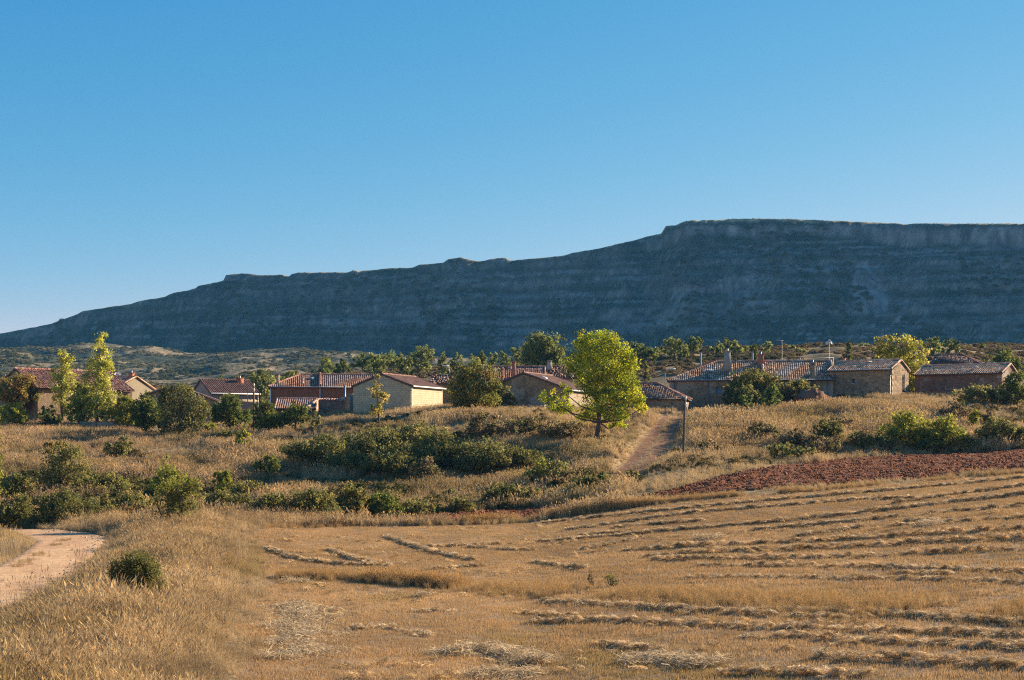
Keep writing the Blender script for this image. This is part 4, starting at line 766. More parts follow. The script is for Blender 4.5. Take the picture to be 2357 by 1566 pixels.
# left bank
plant('tall_bush', 'tall olive bush with a red patch at top left of the bank', 142, 1142, 66, 1000, 'olive', B_, nl=11, pal2=None, lobes=[(150, 1030, 30, 26), (120, 1050, 26, 24), (165, 1060, 36, 30), (130, 1085, 44, 32), (165, 1100, 48, 32), (120, 1115, 36, 26)])
plant('shrub', 'small reddish shrub top beside the tall olive bush', 118, 1046, 14, 1010, 'rust', B_, dens=3); plant('shrub', 'olive shrub in dry grass below the taller poplar', 268, 1056, 38, 1003, 'olive', B_, dens=3.5)
plant('tall_bush', 'pointed yellow-green bush rising from the left hedge', 384, 1150, 42, 1040, 'bright', B_, lobes=[(380, 1058, 10, 18), (376, 1085, 26, 22), (395, 1105, 36, 24), (365, 1118, 30, 24), (410, 1128, 26, 18)])
plant('foreground_bush', 'rounded olive bush standing in front of the hedge by the grass verge', 405, 1222, 64, 1098, 'olive', B_, lobes=[(405, 1130, 40, 30), (380, 1155, 34, 34), (435, 1150, 36, 34), (405, 1180, 40, 34), (392, 1205, 26, 16), (445, 1120, 20, 18)], pal2='bright')
for a in ((38, 1216, 62, 1138, 'dark', 'dark bush at the left end of the hedge above the gravel road'), (150, 1214, 70, 1124, 'dark', 'broad dark bramble overhanging the gravel road bend'), (232, 1206, 46, 1140, 'olive', 'olive bush behind the gravel road bend, right of the broad bramble'), (302, 1202, 52, 1128, 'olive', 'olive bush left of the rounded foreground bush')):
    plant('hedge_bush', a[5], *a[:5], B_, group=G_hedge, nl=10)
plant('shrub', 'pale olive shrub at the left edge behind the hedge', 25, 1150, 55, 1090, 'olive', B_); plant('shrub', 'olive shrub behind the hedge between the two tall bushes', 252, 1140, 58, 1088, 'olive', B_, dens=4); plant('shrub', 'bright yellow-green sapling bush above the hedge', 516, 1146, 26, 1076, 'bright', B_)
plant('shrub', 'dark green bush at the left tip of the bramble thicket', 614, 1106, 31, 1046, 'green', B_); plant('shrub', 'low olive bush behind the hedge right of the yellow sapling', 572, 1150, 48, 1104, 'olive', B_)
for a in ((525, 1200, 56, 1128, 'dark', 'dark hedge bush right of the rounded foreground bush'), (622, 1204, 58, 1134, 'dark', 'dark hedge bush second right of the foreground bush'), (722, 1204, 66, 1126, 'dark', 'broad dark hedge bush at the left end of the red soil'), (806, 1198, 46, 1112, 'olive', 'paler olive hedge bush rising above the dark hedge'), (884, 1196, 46, 1134, 'green', 'green hedge bush above the narrow red soil strip'), (958, 1192, 40, 1146, 'olive', 'low brownish hedge bush left of a gap'), (1065, 1184, 34, 1146, 'olive', 'low hedge bush at the tip of the ploughed field'), (1152, 1172, 46, 1110, 'dark', 'dark humped hedge bush above the ploughed tip'), (1212, 1166, 42, 1122, 'olive', 'olive hedge bush right of the dark humped one'), (1348, 1142, 42, 1094, 'dark', 'dark hedge bush below the foot of the track'), (1396, 1136, 34, 1088, 'green', 'green hedge bush at the foot of the track')):
    plant('hedge_bush', a[5], *a[:5], B_, group=G_hedge, nl=9)
plant('shrub', 'small green shrub peeking over the hedge gap', 1038, 1150, 16, 1118, 'green', B_); plant('shrub', 'small dark bush at the right foot of the track', 1450, 1118, 20, 1084, 'dark', B_)
plant('shrub', 'yellowish green bush right of the bramble thicket', 1258, 1122, 52, 1056, 'olive', B_, dens=4, pal2='bright'); plant('shrub', 'pale sparse shrub left of the track foot', 1310, 1122, 36, 1076, 'brown', B_, dens=3)
for a in ((738, 1082, 84, 1000, 'dark', 'bramble mound at the left end of the big thicket'), (862, 1066, 90, 984, 'dark', 'highest bramble mound of the big thicket below the golden tree'), (960, 1050, 80, 974, 'olive', 'olive bramble mound at the top of the thicket'), (900, 1100, 74, 1036, 'dark', 'low dark bramble mound at the front of the thicket'), (1020, 1086, 84, 1010, 'dark', 'dark bramble mound in the middle right of the thicket'), (1120, 1090, 84, 1012, 'dark', 'dark bramble mound second from the right end of the thicket'), (1196, 1084, 62, 1030, 'dark', 'dark bramble mound at the right end of the thicket'), (800, 1092, 58, 1036, 'dark', 'dark bramble mound in front at left of the thicket')):
    plant('bramble', a[5], *a[:5], B_, group=G_bram, nl=11, dens=4.6)
plant('shrub', 'reddish brown bush in front of the bramble thicket', 980, 1112, 34, 1048, 'brown', B_, dens=3.6)
for a in ((1118, 1004, 50, 950, 'brown', 'dark brush hanging from the bank below the round olive tree'), (1200, 1008, 56, 955, 'brown', 'dark brush on the bank below the broad stone gable'), (1288, 1012, 56, 968, 'brown', 'dark brush on the bank left of the yellow-green tree trunk')):
    plant('bramble', a[5], *a[:5], B_, group=G_bram, nl=9, dens=4)
# right bank
for a in ((1640, 1046, 34, 1012, 'brown', 'small brown brush right of the leaning pole'), (1762, 1022, 40, 972, 'brown', 'brown thorny brush on the slope under the taller young pine'), (1800, 1058, 38, 1018, 'olive', 'olive brush low on the slope under the rubble heap'), (1890, 1048, 42, 1004, 'brown', 'brown brush low on the slope under the tall stone house'), (1940, 1000, 34, 962, 'brown', 'dark brown brush high on the slope left of the yellow-green bushes'), (2040, 1042, 40, 1004, 'dark', 'dark shaded brush at the left foot of the taller yellow-green bush'), (2140, 1044, 50, 1012, 'dark', 'dark low brush at the foot of the two yellow-green bushes'), (2270, 985, 40, 948, 'brown', 'brown brush right of the bright sapling')):
    plant('bank_bush', a[5], *a[:5], B_, group='bushes on the right bank', nl=9, dens=3.4)
for a in ((1736, 920, 58, 848, 'autumn', 'domed olive bush against the long stone house', 162), (1692, 930, 34, 890, 'dark', 'dark bush at the left foot of the domed olive bush', 160), (1790, 922, 44, 882, 'dark', 'dark green bush right of the taller young pine', 160), (1832, 918, 46, 872, 'olive', 'olive bush in front of the short chimney wall', 161), (1720, 928, 36, 888, 'olive', 'leafy bush behind the smaller young pine', 158)):
    plant('shrub', a[5], *a[:5], B_, Y=a[6], nl=9)
plant('pine_tree', 'smaller of the two young pines on the bank', 1716, 955, 19, 900, 'pine', T_, tf=.22, cone=.62, dens=9, group='young pines', trunk=.05); plant('pine_tree', 'taller of the two young pines on the bank', 1774, 955, 27, 886, 'pine', T_, tf=.2, cone=.62, dens=9, group='young pines', trunk=.06)
for a in ((1826, 1032, 44, 985, 'brown', 'brown brush on the right bank below the young pines'), (1908, 1022, 40, 965, 'dark', 'dark brush on the right bank below the tall stone house'), (1985, 1036, 48, 996, 'dark', 'dark brush in the shade left of the yellow-green bushes'), (1852, 1062, 28, 1028, 'olive', 'small olive bush near the edge of the ploughed field'), (2092, 1036, 64, 942, 'bright', 'taller yellow-green bush on the right bank'), (2172, 1038, 56, 958, 'bright', 'rounded yellow-green bush right of the taller one'), (2232, 1038, 32, 998, 'olive', 'small dark bush below the right yellow-green bush'), (2292, 1034, 52, 955, 'olive', 'broad olive bush near the right edge of the bank'), (2350, 1034, 34, 982, 'olive', 'olive bush cut by the right edge on the bank'), (2196, 968, 42, 924, 'brown', 'brown brush below the patchy barn'), (2243, 992, 14, 942, 'bright', 'small bright sapling on the right bank')):
    plant('bank_bush', a[5], *a[:5], B_, group='bushes on the right bank', nl=9, dens=4.5)
plant('shrub', 'pale green bush in front of the right barn', 2252, 938, 56, 888, 'olive', B_, Y=152, nl=10); plant('shrub', 'dark shrub at right beneath the barn gable', 2315, 940, 40, 900, 'dark', B_, Y=152); plant('broadleaf_tree', 'green tree hiding the gable of the right barn', 2340, 940, 42, 852, 'green', T_, Y=153, tf=.05)
plant('willow_tree', 'large yellow willow-like tree behind the tall stone house', 2074, 912, 66, 766, 'willow', T_, Y=178, tf=.08, dens=4.2, trunk=.3, lobes=[(2030, 795, 22, 24), (2075, 800, 36, 32), (2105, 820, 34, 32), (2055, 835, 44, 32), (2110, 855, 28, 34), (2085, 870, 40, 40), (2095, 900, 36, 30), (2040, 780, 12, 12), (2120, 880, 18, 40)])
plant('broadleaf_tree', 'green tree above the right barn roof at the right edge', 2310, 860, 40, 800, 'green', T_, Y=200, tf=.05)
# trees behind the village
ROW = [(745, 24, 824, 'light green tree above the left of the brick house roof'), (792, 14, 824, 'slim tree right of the light green tree behind the brick house'), (834, 27, 812, 'broad tree behind the right end of the brick house'), (896, 34, 806, 'dense round tree behind the cream shed ridge'), (967, 31, 794, 'tall dark tree behind the cream shed roof'), (1020, 15, 812, 'slim pointed tree right of the tall dark tree'), (1052, 20, 812, 'tree just left of the large round olive tree top'), (1108, 14, 803, 'slim tree right of the round olive tree top'), (1135, 12, 812, 'first small tree in the gap behind the reddish roof'), (1160, 11, 806, 'second small tree in the gap behind the reddish roof'), (1190, 18, 798, 'third taller tree in the gap behind the reddish roof'), (1462, 17, 784, 'slim tree right of the big yellow-green tree top'), (1492, 20, 800, 'low tree right of the slim one by the yellow-green tree'), (1552, 28, 777, 'pale green tree, left of a pair on the heath'), (1597, 20, 776, 'pale green tree, right of a pair on the heath'), (1637, 12, 798, 'tiny tree between the pair and the concrete chimney'), (1676, 28, 782, 'green tree directly behind the big concrete chimney'), (1714, 10, 795, 'slim tree right of the big concrete chimney'), (1736, 10, 791, 'slim tree left of the red chimney'), (1771, 12, 786, 'round little tree right of the red chimney'), (1825, 13, 794, 'two-topped little tree right of the aerial'), (1953, 9, 779, 'lone thin sapling right of the horn mast'), (2150, 20, 774, 'green tree right of the yellow willow-like tree'), (2186, 20, 779, 'darker green tree second right of the yellow willow-like tree'), (2262, 8, 787, 'thin tree on the heath near the right edge'), (600, 30, 853, 'bushy tree behind the tall left pole'), (640, 22, 862, 'low tree left of the brick house roof'), (672, 24, 850, 'light tree rising over the left hip of the brick house'), (506, 14, 864, 'small tree behind the dark roofed house'), (1478, 15, 796, 'small tree tucked right behind the slim tree by the yellow-green tree'), (1516, 15, 800, 'low tree left of the pale green pair on the heath'), (1576, 15, 794, 'low tree wedged between the pale green pair'), (1656, 14, 797, 'small tree touching the left of the concrete chimney tree'), (1697, 13, 794, 'small tree touching the right of the concrete chimney tree'), (1755, 11, 795, 'tiny tree directly above the red chimney'), (1842, 10, 799, 'tiny shrub-like tree right of the two-topped one'), (1990, 14, 797, 'low tree at the left foot of the yellow willow-like tree'), (2222, 14, 800, 'low tree left of the thin heath tree'), (868, 20, 818, 'tree filling the gap left of the dense round tree'), (930, 18, 812, 'tree filling the gap right of the dense round tree'), (770, 16, 832, 'low tree between the light green tree and the slim one')]
for px, rx, top, lb in ROW:
    Y = 255 + rng.uniform(-18, 30) if px > 700 else 215 + rng.uniform(-10, 20)
    plant('ridge_tree', lb, px, 0, rx * 1.12, top, 'fargreen' if rng.uniform() < .7 else 'green', T_, Y=Y, tf=.04, nl=6, group=G_row, dens=4.2, ls=.9)
plant('ridge_tree', 'big rounded tree left of the yellow-green tree top', 1250, 0, 46, 763, 'fargreen', T_, Y=222, tf=.03, nl=11, group=G_row, dens=6)
plant('conifer', 'dark slim conifer just right of the yellow-green tree', 1487, 0, 12, 834, 'dark', T_, Y=190, tf=.03, cone=.8, dens=7)
# foreground plants
plant('bramble', 'dark bramble clump in the dry grass beside the gravel road', 316, 1400, 66, 1268, 'dark', B_, nl=12, ls=.8, dens=5)
plant('weed', 'small dark dead plant in the dry verge grass', 500, 1292, 22, 1268, 'brown', B_, ls=.5, dens=3)
plant('weed', 'green weed with thin stems in the unmown grass strip', 1410, 1352, 20, 1318, 'olive', B_, ls=.4, dens=1.2); plant('weed', 'slim dark weed in the strip left of the green weed', 1360, 1352, 9, 1312, 'brown', B_, ls=.35, dens=1.2)

# ------------------------------------------------------------------ grass, stubble, straw, soil clods, scrub
def line_pts(L, n, w0, w1=None):
    """n ground points scattered round a polyline given in photo points"""
    P = np.array([hit(*p) for p in L]); seg = np.hypot(*np.diff(P, axis=0).T); cum = np.concatenate([[0], np.cumsum(seg)]); s = rng.uniform(0, cum[-1], n); x = np.interp(s, cum, P[:, 0]); y = np.interp(s, cum, P[:, 1])
    k = np.clip(np.searchsorted(cum, s) - 1, 0, len(seg) - 1); d = (P[k + 1] - P[k]) / seg[k][:, None]; off = rng.normal(0, w0, n); return x - d[:, 1] * off, y + d[:, 0] * off, np.abs(off) / w0, s, cum[-1]
def ground_z(x, y): return H(x, y)
# stubble
x, y, px = cloud_pts(80000, 24, 108, -150, 2900); k = inpoly(x + .9 * fbm(x / 1.3, y / 2.5, 101, 3), y, STUB) & (rng.uniform(size=len(x)) < np.clip(1.25 - y / 140, .5, 1)); x, y = x[k], y[k]
n1 = .5 + .5 * fbm(x / 6, y / 6, 71, 3); n2 = .5 + .5 * fbm(x / 1.1, y / 2.2, 72, 2)
tint = mixpal(n1, (.42, .285, .155), (.60, .43, .255)) * (.75 + .45 * n2)[:, None]
gr = sstep(.62, .85, .5 + .5 * fbm(x / 4, y / 8, 73, 3))[:, None]; tint = tint * (1 - .5 * gr) + np.array([.30, .24, .09]) * .5 * gr
scatter('stubble', 'short cut stubble covering the foreground field', 'stubble', np.stack([x, y, ground_z(x, y)], 1), rng.uniform(.7, 1.15, len(x)) * (.75 + .4 * n2), tint, T_stub, .04)
# straw lying in rows
ROWS = [([(1240, 1207), (1557, 1174), (1760, 1155), (2050, 1130), (2400, 1098)], .5), ([(1300, 1222), (1557, 1187), (1800, 1166), (1990, 1150), (2120, 1148)], .6), ([(1330, 1236), (1557, 1222), (1800, 1203), (2050, 1176), (2400, 1136)], 1.0), ([(1735, 1222), (1900, 1209), (2070, 1192)], .9), ([(1830, 1238), (1990, 1216)], .7), ([(2060, 1160), (2380, 1118)], .7), ([(2130, 1185), (2400, 1162)], .7), ([(2050, 1212), (2400, 1190)], .5), ([(2090, 1200), (2170, 1203)], .8),
 ([(1430, 1272), (1557, 1262), (1900, 1247), (2120, 1232), (2400, 1218)], 1.2), ([(1480, 1285), (1557, 1277), (1850, 1266), (2110, 1252), (2400, 1241)], 1.2), ([(1500, 1292), (1760, 1288), (2100, 1276), (2400, 1266)], 1.0), ([(1610, 1304), (1830, 1306), (2060, 1306), (2120, 1310)], .7), ([(2020, 1308), (2400, 1318)], .9), ([(1560, 1333), (1800, 1330), (2060, 1334), (2400, 1346)], .7), ([(2060, 1322), (2200, 1324)], .8),
 ([(1250, 1386), (1420, 1397), (1560, 1407), (1760, 1418), (1960, 1428)], 1.3), ([(1560, 1412), (1750, 1408), (2000, 1412), (2400, 1444)], 1.0), ([(1230, 1434), (1420, 1432), (1557, 1440), (1900, 1453), (2400, 1466)], 1.3), ([(1790, 1468), (2000, 1480), (2400, 1494)], 1.2), ([(1200, 1412), (1330, 1420)], .6), ([(2060, 1420), (2400, 1442)], 1.0),
 ([(1370, 1488), (1540, 1497)], 1.0), ([(1880, 1516), (2050, 1522), (2200, 1530), (2400, 1542)], 1.5), ([(1700, 1470), (1800, 1474)], .5), ([(1640, 1556), (1800, 1552), (2000, 1560)], 1.0),
 ([(890, 1238), (950, 1258), (1010, 1276), (1090, 1292)], .9), ([(760, 1268), (800, 1285), (860, 1300)], .7), ([(980, 1262), (1160, 1254)], .5), ([(1080, 1262), (1230, 1268)], .5), ([(1230, 1296), (1350, 1312)], .6), ([(1340, 1268), (1480, 1240)], .5), ([(1000, 1312), (1130, 1304)], .6), ([(700, 1292), (790, 1302), (900, 1304)], .7), ([(800, 1452), (900, 1444), (990, 1468)], .5), ([(950, 1410), (1060, 1408)], .4), ([(610, 1262), (680, 1288), (740, 1296)], .6), ([(1230, 1250), (1500, 1228)], .5), ([(1420, 1216), (1620, 1200)], .5)]
XS, YS_, ZS, SC_, TN = [], [], [], [], []
def add_straw(L, n, w0, h, s0=1.0):
    x, y, q, s, tot = line_pts(L, n, w0); g = .5 + .5 * fbm(s / 1.4, s * 0 + n * .01, 75, 3); k = rng.uniform(size=n) < sstep(.02, .42, g); x, y, q, g = x[k], y[k], q[k], g[k]
    z = ground_z(x, y) + h * np.exp(-q * q * .7) * rng.uniform(.2, 1.1, len(x)) * (.4 + g)
    m = len(x); XS.append(x); YS_.append(y); ZS.append(z); SC_.append(rng.uniform(.38, .68, m) * s0); TN.append(mixpal(rng.uniform(size=m), (.42, .31, .18), (.95, .79, .56)))
for L, k in ROWS:
    if L[-1][0] >= 2380: (ax, ay), (bx, by) = L[-2], L[-1]; L = L + [(2820, by + (by - ay) / (bx - ax) * (2820 - bx))]
    P = np.array([hit(*p) for p in L]); tot = np.hypot(*np.diff(P, axis=0).T).sum(); add_straw(L, int(tot * 24 * (.4 + .6 * k)), (.085 if P[:, 1].mean() > 46 else .13), (.17 if P[:, 1].mean() > 46 else .12) * (.5 + .5 * k), 1 + .6 * float(sstep(40, 85, P[:, 1].mean())))
x, y, px = cloud_pts(2600, 30, 95, 560, 2450); k = inpoly(x, y, STUB) & (fbm(x / 5, y / 3, 77, 3) > .05); x, y = x[k], y[k]; XS.append(x); YS_.append(y); ZS.append(ground_z(x, y) + .05); SC_.append(rng.uniform(.4, .9, len(x))); TN.append(mixpal(rng.uniform(size=len(x)), (.5, .36, .18), (.78, .6, .38)))
x, y, z, s_, t_ = (np.concatenate(a) for a in (XS, YS_, ZS, SC_, TN))
scatter('loose_straw', 'pale straw lying in broken rows over the stubble field', 'straw', np.stack([x, y, z], 1), s_, t_, T_straw, .22)
# separate heaps of straw
def heap(label, L, k, w0, h, dens=22):
    P = np.array([hit(*p) for p in L]); c = P.mean(0); tot = max(.6, np.hypot(*np.diff(P, axis=0).T).sum()); n = int(tot * dens * k * 1.3); h = h * .6; base = np.array([c[0], c[1], gz(*c)])
    x, y, q, s, tt = line_pts(L, n, w0); z = ground_z(x, y) + h * np.exp(-q * q * .8) * rng.uniform(.1, 1.0, n); C0 = np.stack([x, y, z], 1) - base
    m = 15; a = rng.uniform(0, 6.283, n * m); l = rng.uniform(.09, .30, n * m); p = np.repeat(C0, m, 0) + rng.normal(0, .14, (n * m, 3)) * [1, 1, .35]; p[:, 2] = np.maximum(p[:, 2], .01)
    d = np.stack([np.cos(a), np.sin(a), rng.normal(0, .35, n * m)], 1) * l[:, None] * .5; w_ = np.stack([-np.sin(a), np.cos(a), rng.normal(0, .6, n * m)], 1) * .0055
    V = np.stack([p - d - w_, p - d + w_, p + d + w_, p + d - w_], 1).reshape(-1, 3); C = np.repeat(mixpal(rng.uniform(size=n * m), (.38, .27, .15), (.76, .60, .39)), 4, 0)
    obj('straw_heap', mesh_np('straw_heap', V, np.arange(4 * n * m).reshape(-1, 4), C), M['leaf'], label=label, category='straw heap', group='heaps of straw').location = base
heap('largest straw heap at the bottom centre of the field', [(1035, 1512), (1090, 1500), (1160, 1508), (1240, 1536)], 2.6, .33, .42)
heap('straw heap cut by the bottom edge below the largest heap', [(1090, 1562), (1170, 1556), (1240, 1562)], 2.2, .3, .3)
heap('straw heap at the bottom right of the largest heap', [(1440, 1526), (1530, 1522), (1650, 1534)], 2.2, .3, .3)
heap('tiny isolated straw heap left of centre', [(958, 1376), (985, 1376)], 1.6, .16, .28)
heap('small dark rounded straw heap on the mid field', [(1600, 1243), (1655, 1242)], 1.6, .3, .5)
heap('rounded straw heap on the upper right of the field', [(2120, 1212), (2165, 1210)], 1.6, .28, .45)
heap('wide pale straw heap at the edge of the verge, lower left', [(655, 1395), (690, 1400), (700, 1430), (650, 1450), (720, 1455), (690, 1480), (640, 1490)], 1.5, .5, .28)
heap('pale straw heap below the wide one at the verge', [(620, 1520), (680, 1512), (735, 1495)], 1.6, .45, .24)
heap('small straw heap at the top of the verge edge pile', [(660, 1340), (700, 1342)], 1.5, .22, .26)
# long dry grass on the near verge
x, y, px = cloud_pts(42000, 21, 96, -480, 800); k = ~inpoly(x + .9 * fbm(x / 1.3, y / 2.5, 101, 3), y, STUB) & ~inpoly(x, y, ROAD) & ~inpoly(x, y, PLOW); x, y = x[k], y[k]
dr = seg_dist(x, y, [tuple(p) for p in ROAD[3:21]])[0]; hs = .35 + .65 * sstep(.2, 2.2, dr); hs *= .75 + .5 * vnoise(x / 2.5, y / 2.5, 78)
ds = seg_dist(x, y, [tuple(p) for p in STUB[:8]])[0]; hs *= .3 + .7 * sstep(.1, 2.6, ds + .8 * fbm(x / 1.5, y / 1.5, 107, 2)); hs *= .6 + .75 * vnoise(x / .9, y / 1.2, 108)
left = inpoly(x, y, poly_w([(-200, 1232), (90, 1250), (60, 1275), (-200, 1390)])); hs = np.where(left, .35, hs)
n1 = .5 + .5 * fbm(x / 3, y / 3, 79, 4); tint = mixpal(n1, (.36, .28, .18), (.66, .54, .375)) * (.8 + .4 * vnoise(x / .9, y / .9, 80))[:, None]
gd = (sstep(.5, .8, .5 + .5 * fbm(x / 2.2 + 30, y / 3, 103, 3)) * .75)[:, None]; tint = tint * (1 - gd) + np.array([.24, .19, .13]) * gd
gy = sstep(.5, .75, .5 + .5 * fbm(x / 5 + 9, y / 7, 81, 3))[:, None]; tint = tint * (1 - .35 * gy) + np.array([.38, .30, .11]) * .35 * gy
scatter('long_grass', 'long dry grass on the verge beside the gravel road', 'grass', np.stack([x, y, ground_z(x, y)], 1), hs * rng.uniform(.75, 1.2, len(x)), tint, T_long, .12, None)
# unmown strips in the field
XS, YS_, S_ = [], [], []
for L, n, w0, s0 in (([(850, 1338), (900, 1342), (980, 1348), (1060, 1352)], 900, .4, .6), ([(1060, 1352), (1200, 1362), (1330, 1368), (1500, 1376)], 750, .9, .42), ([(1500, 1376), (1750, 1388), (1900, 1396), (2100, 1402), (2400, 1412), (2800, 1430)], 1900, 1.1, .40), ([(640, 1330), (760, 1332), (860, 1336)], 300, .5, .5),
                     ([(1065, 1208), (1180, 1203), (1300, 1190), (1500, 1163)], 1300, .32, .75), ([(1500, 1163), (1700, 1143), (1850, 1133)], 800, .35, .5), ([(1850, 1133), (2050, 1114), (2200, 1102), (2400, 1086)], 800, .4, .38), ([(600, 1216), (800, 1212), (1000, 1206)], 420, .4, .4)):
    x, y, q, s, tot = line_pts(L, n, w0); k = rng.uniform(size=n) < np.maximum(sstep(.12, .4, vnoise(s / 2.2, s * 0 + n, 83)), 1.0 if n == 900 else 0); XS.append(x[k]); YS_.append(y[k]); S_.append(s0 * rng.uniform(.7, 1.25, k.sum()) * (1 - .25 * np.clip(q[k] - .6, 0, 1)))
x, y, s_ = (np.concatenate(a) for a in (XS, YS_, S_)); tint = mixpal(rng.uniform(size=len(x)), (.40, .28, .145), (.60, .44, .25))
scatter('unmown_grass', 'strips of tall unmown dry grass between the fields', 'grass', np.stack([x, y, ground_z(x, y)], 1), s_, tint, T_long, .1)
# rough grass on the bank below the village
x, y, px = cloud_pts(92000, 83, 186, -480, 2900); k = ~inpoly(x, y, STUB) & ~inpoly(x, y, PLOW) & ~inpoly(x, y, ROAD) & clear_of_buildings(x, y)
d, s = seg_dist(x, y, TRACK); k &= (d > 1.35) | ((d < .35) & (rng.uniform(size=len(x)) < .5)); x, y, d, px = x[k], y[k], d[k], px[k]
g = .5 + .5 * fbm(x / 6, y / 6, 85, 4); hs = (1 - .45 * sstep(143, 152, y)) * (.45 + .95 * sstep(.3, .75, g)) * (.55 + .45 * sstep(1.2, 2.4, d))
hs = hs * np.where((y < 112) & (px > 1450), .5, 1)
k = rng.uniform(size=len(x)) < .45 + .55 * sstep(.2, .5, .5 + .5 * fbm(x / 3, y / 3, 86, 3)); x, y, hs, px, g = x[k], y[k], hs[k], px[k], g[k]
left = 1 - sstep(300, 900, px); tint = mixpal(.5 + .5 * fbm(x / 4, y / 8, 87, 4) * 1.3, (.35, .27, .165), (.68, .54, .35)); tint = tint * (1 - .35 * left)[:, None] + np.array([.42, .31, .225]) * .35 * left[:, None]
gn = (sstep(.56, .8, .5 + .5 * fbm(x / 5 + 40, y / 5, 89, 3)) * .45)[:, None]; tint = tint * (1 - gn) + np.array([.24, .22, .075]) * gn
scatter('bank_grass', 'rough dry golden grass covering the bank below the village', 'grass', np.stack([x, y, ground_z(x, y)], 1), hs * rng.uniform(.7, 1.25, len(x)), tint, T_far, .12)
# undergrowth along the ditch and over the bank
UG = poly_w([(-150, 1222), (-150, 1120), (120, 1100), (480, 1100), (700, 1132), (860, 1120), (1000, 1150), (1230, 1125), (1450, 1090), (1480, 1128), (1230, 1172), (1000, 1196), (480, 1202), (250, 1216)])
x, y, px = cloud_pts(11500, 84, 150, -450, 2850); u = inpoly(x, y, UG) & (fbm(x / 3, y / 3, 96, 3) > -.35); far = (y > 108) & (fbm(x / 5, y / 4, 97, 4) > np.where((px > 1600) & (y < 146), -.02, .12)) & (rng.uniform(size=len(x)) < .75)
k = (u | far) & ~inpoly(x, y, STUB) & ~inpoly(x, y, PLOW) & ~inpoly(x, y, ROAD) & clear_of_buildings(x, y) & (seg_dist(x, y, TRACK)[0] > 2.2); x, y, u = x[k], y[k], u[k]
tint = np.where(u[:, None], mixpal(rng.uniform(size=len(x)), (.07, .075, .026), (.22, .17, .06)), mixpal(rng.uniform(size=len(x)), (.10, .085, .035), (.30, .21, .10)))
scatter('undergrowth', 'low tangled undergrowth along the ditch and over the bank', 'undergrowth', np.stack([x, y, ground_z(x, y) - .05], 1), rng.uniform(.25, .75, len(x)) * np.where(u, 1.15, .8), tint, T_scrub, .15, 1.0)
# clods on the ploughed soil
x, y, px = cloud_pts(48000, 88, 132, 600, 2880); k = inpoly(x, y, PLOW); x, y = x[k], y[k]; tint = mixpal(rng.uniform(size=len(x))**1.5, (.18, .062, .028), (.36, .155, .08))
scatter('soil_clods', 'red-brown clods on the ploughed field', 'soil', np.stack([x, y, ground_z(x, y) + .08 + .1 * rng.uniform(-.5, 1, len(x))], 1), rng.uniform(.04, .13, len(x)), tint, T_clod, .5)
# sparse tall weeds standing out of the verge and the strips
x, y, px = cloud_pts(5200, 26, 92, -150, 760); k = ~inpoly(x + .6, y, STUB) & ~inpoly(x, y, ROAD) & (fbm(x / 2.5, y / 3.5, 105, 3) > .18); x, y = x[k], y[k]
scatter('tall_weeds', 'scattered taller brown weeds standing in the verge grass', 'weeds', np.stack([x, y, ground_z(x, y)], 1), rng.uniform(.9, 1.45, len(x)), mixpal(rng.uniform(size=len(x)), (.20, .15, .10), (.60, .50, .36)), T_weed, .1, .5)
# tufts on and beside the road
x, y, q, s, tot = line_pts([(-60, 1352), (20, 1318), (70, 1292), (120, 1262), (150, 1244)], 260, .22); k = vnoise(s / 1.3, s * 0, 106) > .45
scatter('road_tufts', 'thin line of short dry tufts along the crown of the gravel road', 'grass', np.stack([x, y, ground_z(x, y) + .03], 1)[k], rng.uniform(.12, .3, k.sum()), mixpal(rng.uniform(size=k.sum()), (.30, .22, .12), (.5, .38, .22)), T_long, .2)
# pebbles at the road edge
x, y, q, s, tot = line_pts([(40, 1395), (120, 1358), (190, 1300), (235, 1250), (200, 1230), (90, 1222)], 260, .5); scatter('road_pebbles', 'small pale pebbles along the edge of the gravel road', 'pebbles', np.stack([x, y, ground_z(x, y) + .04], 1), rng.uniform(.02, .08, len(x)), mixpal(rng.uniform(size=len(x)), (.35, .24, .17), (.6, .45, .34)), T_clod, .5)
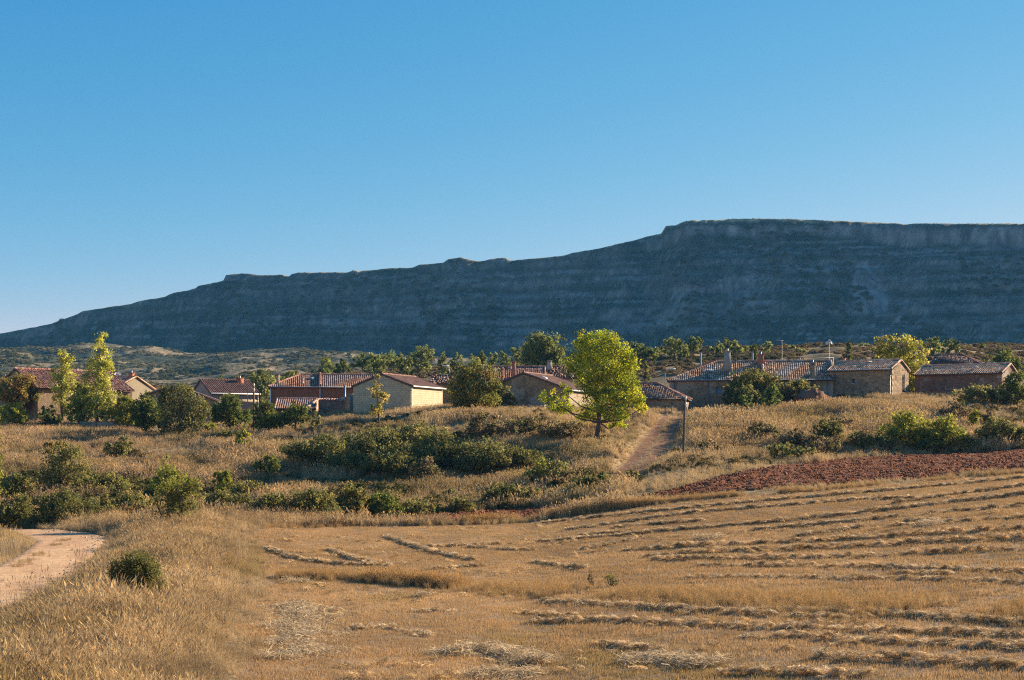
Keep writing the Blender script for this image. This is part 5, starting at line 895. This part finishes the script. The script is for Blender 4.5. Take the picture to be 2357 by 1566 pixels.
# heath on the ridge behind the village
x, y, px = cloud_pts(19000, 186, 330, -450, 2850); k = clear_of_buildings(x, y) & (fbm(x / 8, y / 12, 91, 3) > -.25); x, y, px = x[k], y[k], px[k]; gsel = sstep(.35, .7, .5 + .5 * fbm(x / 14, y / 20, 92, 3))
tint = mixpal(gsel * rng.uniform(.5, 1, len(x)), (.27, .185, .10), (.085, .085, .04)); scatter('heath_scrub', 'low brown heath scrub on the ridge behind the village', 'scrub', np.stack([x, y, ground_z(x, y) - .05], 1), rng.uniform(.25, .75, len(x)), tint, T_scrub, .1, 1.2)
# scrub on the hill
n = 26000; y = np.sqrt(rng.uniform(480**2, 1075**2, n)); px = rng.uniform(-350, 2700, n); z, t, S = hill_z(px, y); x = (px - CX) / F * y; dn = fbm(x / 30, y / 40, 94, 4)
k = (t < .97) & (dn > np.where(t > 0, -.02 + .25 * t, .2)); x, y, z, t = x[k], y[k], z[k], t[k]
tint = mixpal(rng.uniform(size=len(x)), (.07, .08, .035), (.19, .17, .08)); scatter('hill_scrub', 'dark scrub dotted over the slopes of the hill', 'scrub', np.stack([x, y, z + CAMZ - .2], 1), rng.uniform(.6, 1.0, len(x))**2 * np.where(t > 0, 2.3, 1.6), tint, T_scrub, .1, 1.1)
n = 24000; y = np.sqrt(rng.uniform(485**2, 930**2, n)); px = rng.uniform(-350, 1250, n); z, t, S = hill_z(px, y); x = (px - CX) / F * y; k = (t < .05) & (fbm(x / 18, y / 22, 98, 4) > .0); x, y, z = x[k], y[k], z[k]
scatter('hillfoot_scrub', 'low sunlit scrub on the gentle foot of the hill at left', 'scrub', np.stack([x, y, z + CAMZ - .2], 1), rng.uniform(.5, 1.0, len(x))**2 * 1.35, mixpal(rng.uniform(size=len(x)), (.11, .105, .045), (.27, .215, .105)), T_scrub, .1, 1.1)
# ------------------------------------------------------------------ haze
m, nt, out = newmat('haze'); pv = N(nt, 'ShaderNodeVolumePrincipled'); pv.inputs['Density'].default_value = HAZE; pv.inputs['Color'].default_value = (.15, .52, 1, 1); pv.inputs['Anisotropy'].default_value = 0.0
nt.links.new(pv.outputs[0], out.inputs['Volume'])
mb = MB(); mb.box((-2700, -60, -14), (2700, 1530, 205)); mb.build('haze', m, kind='stuff')
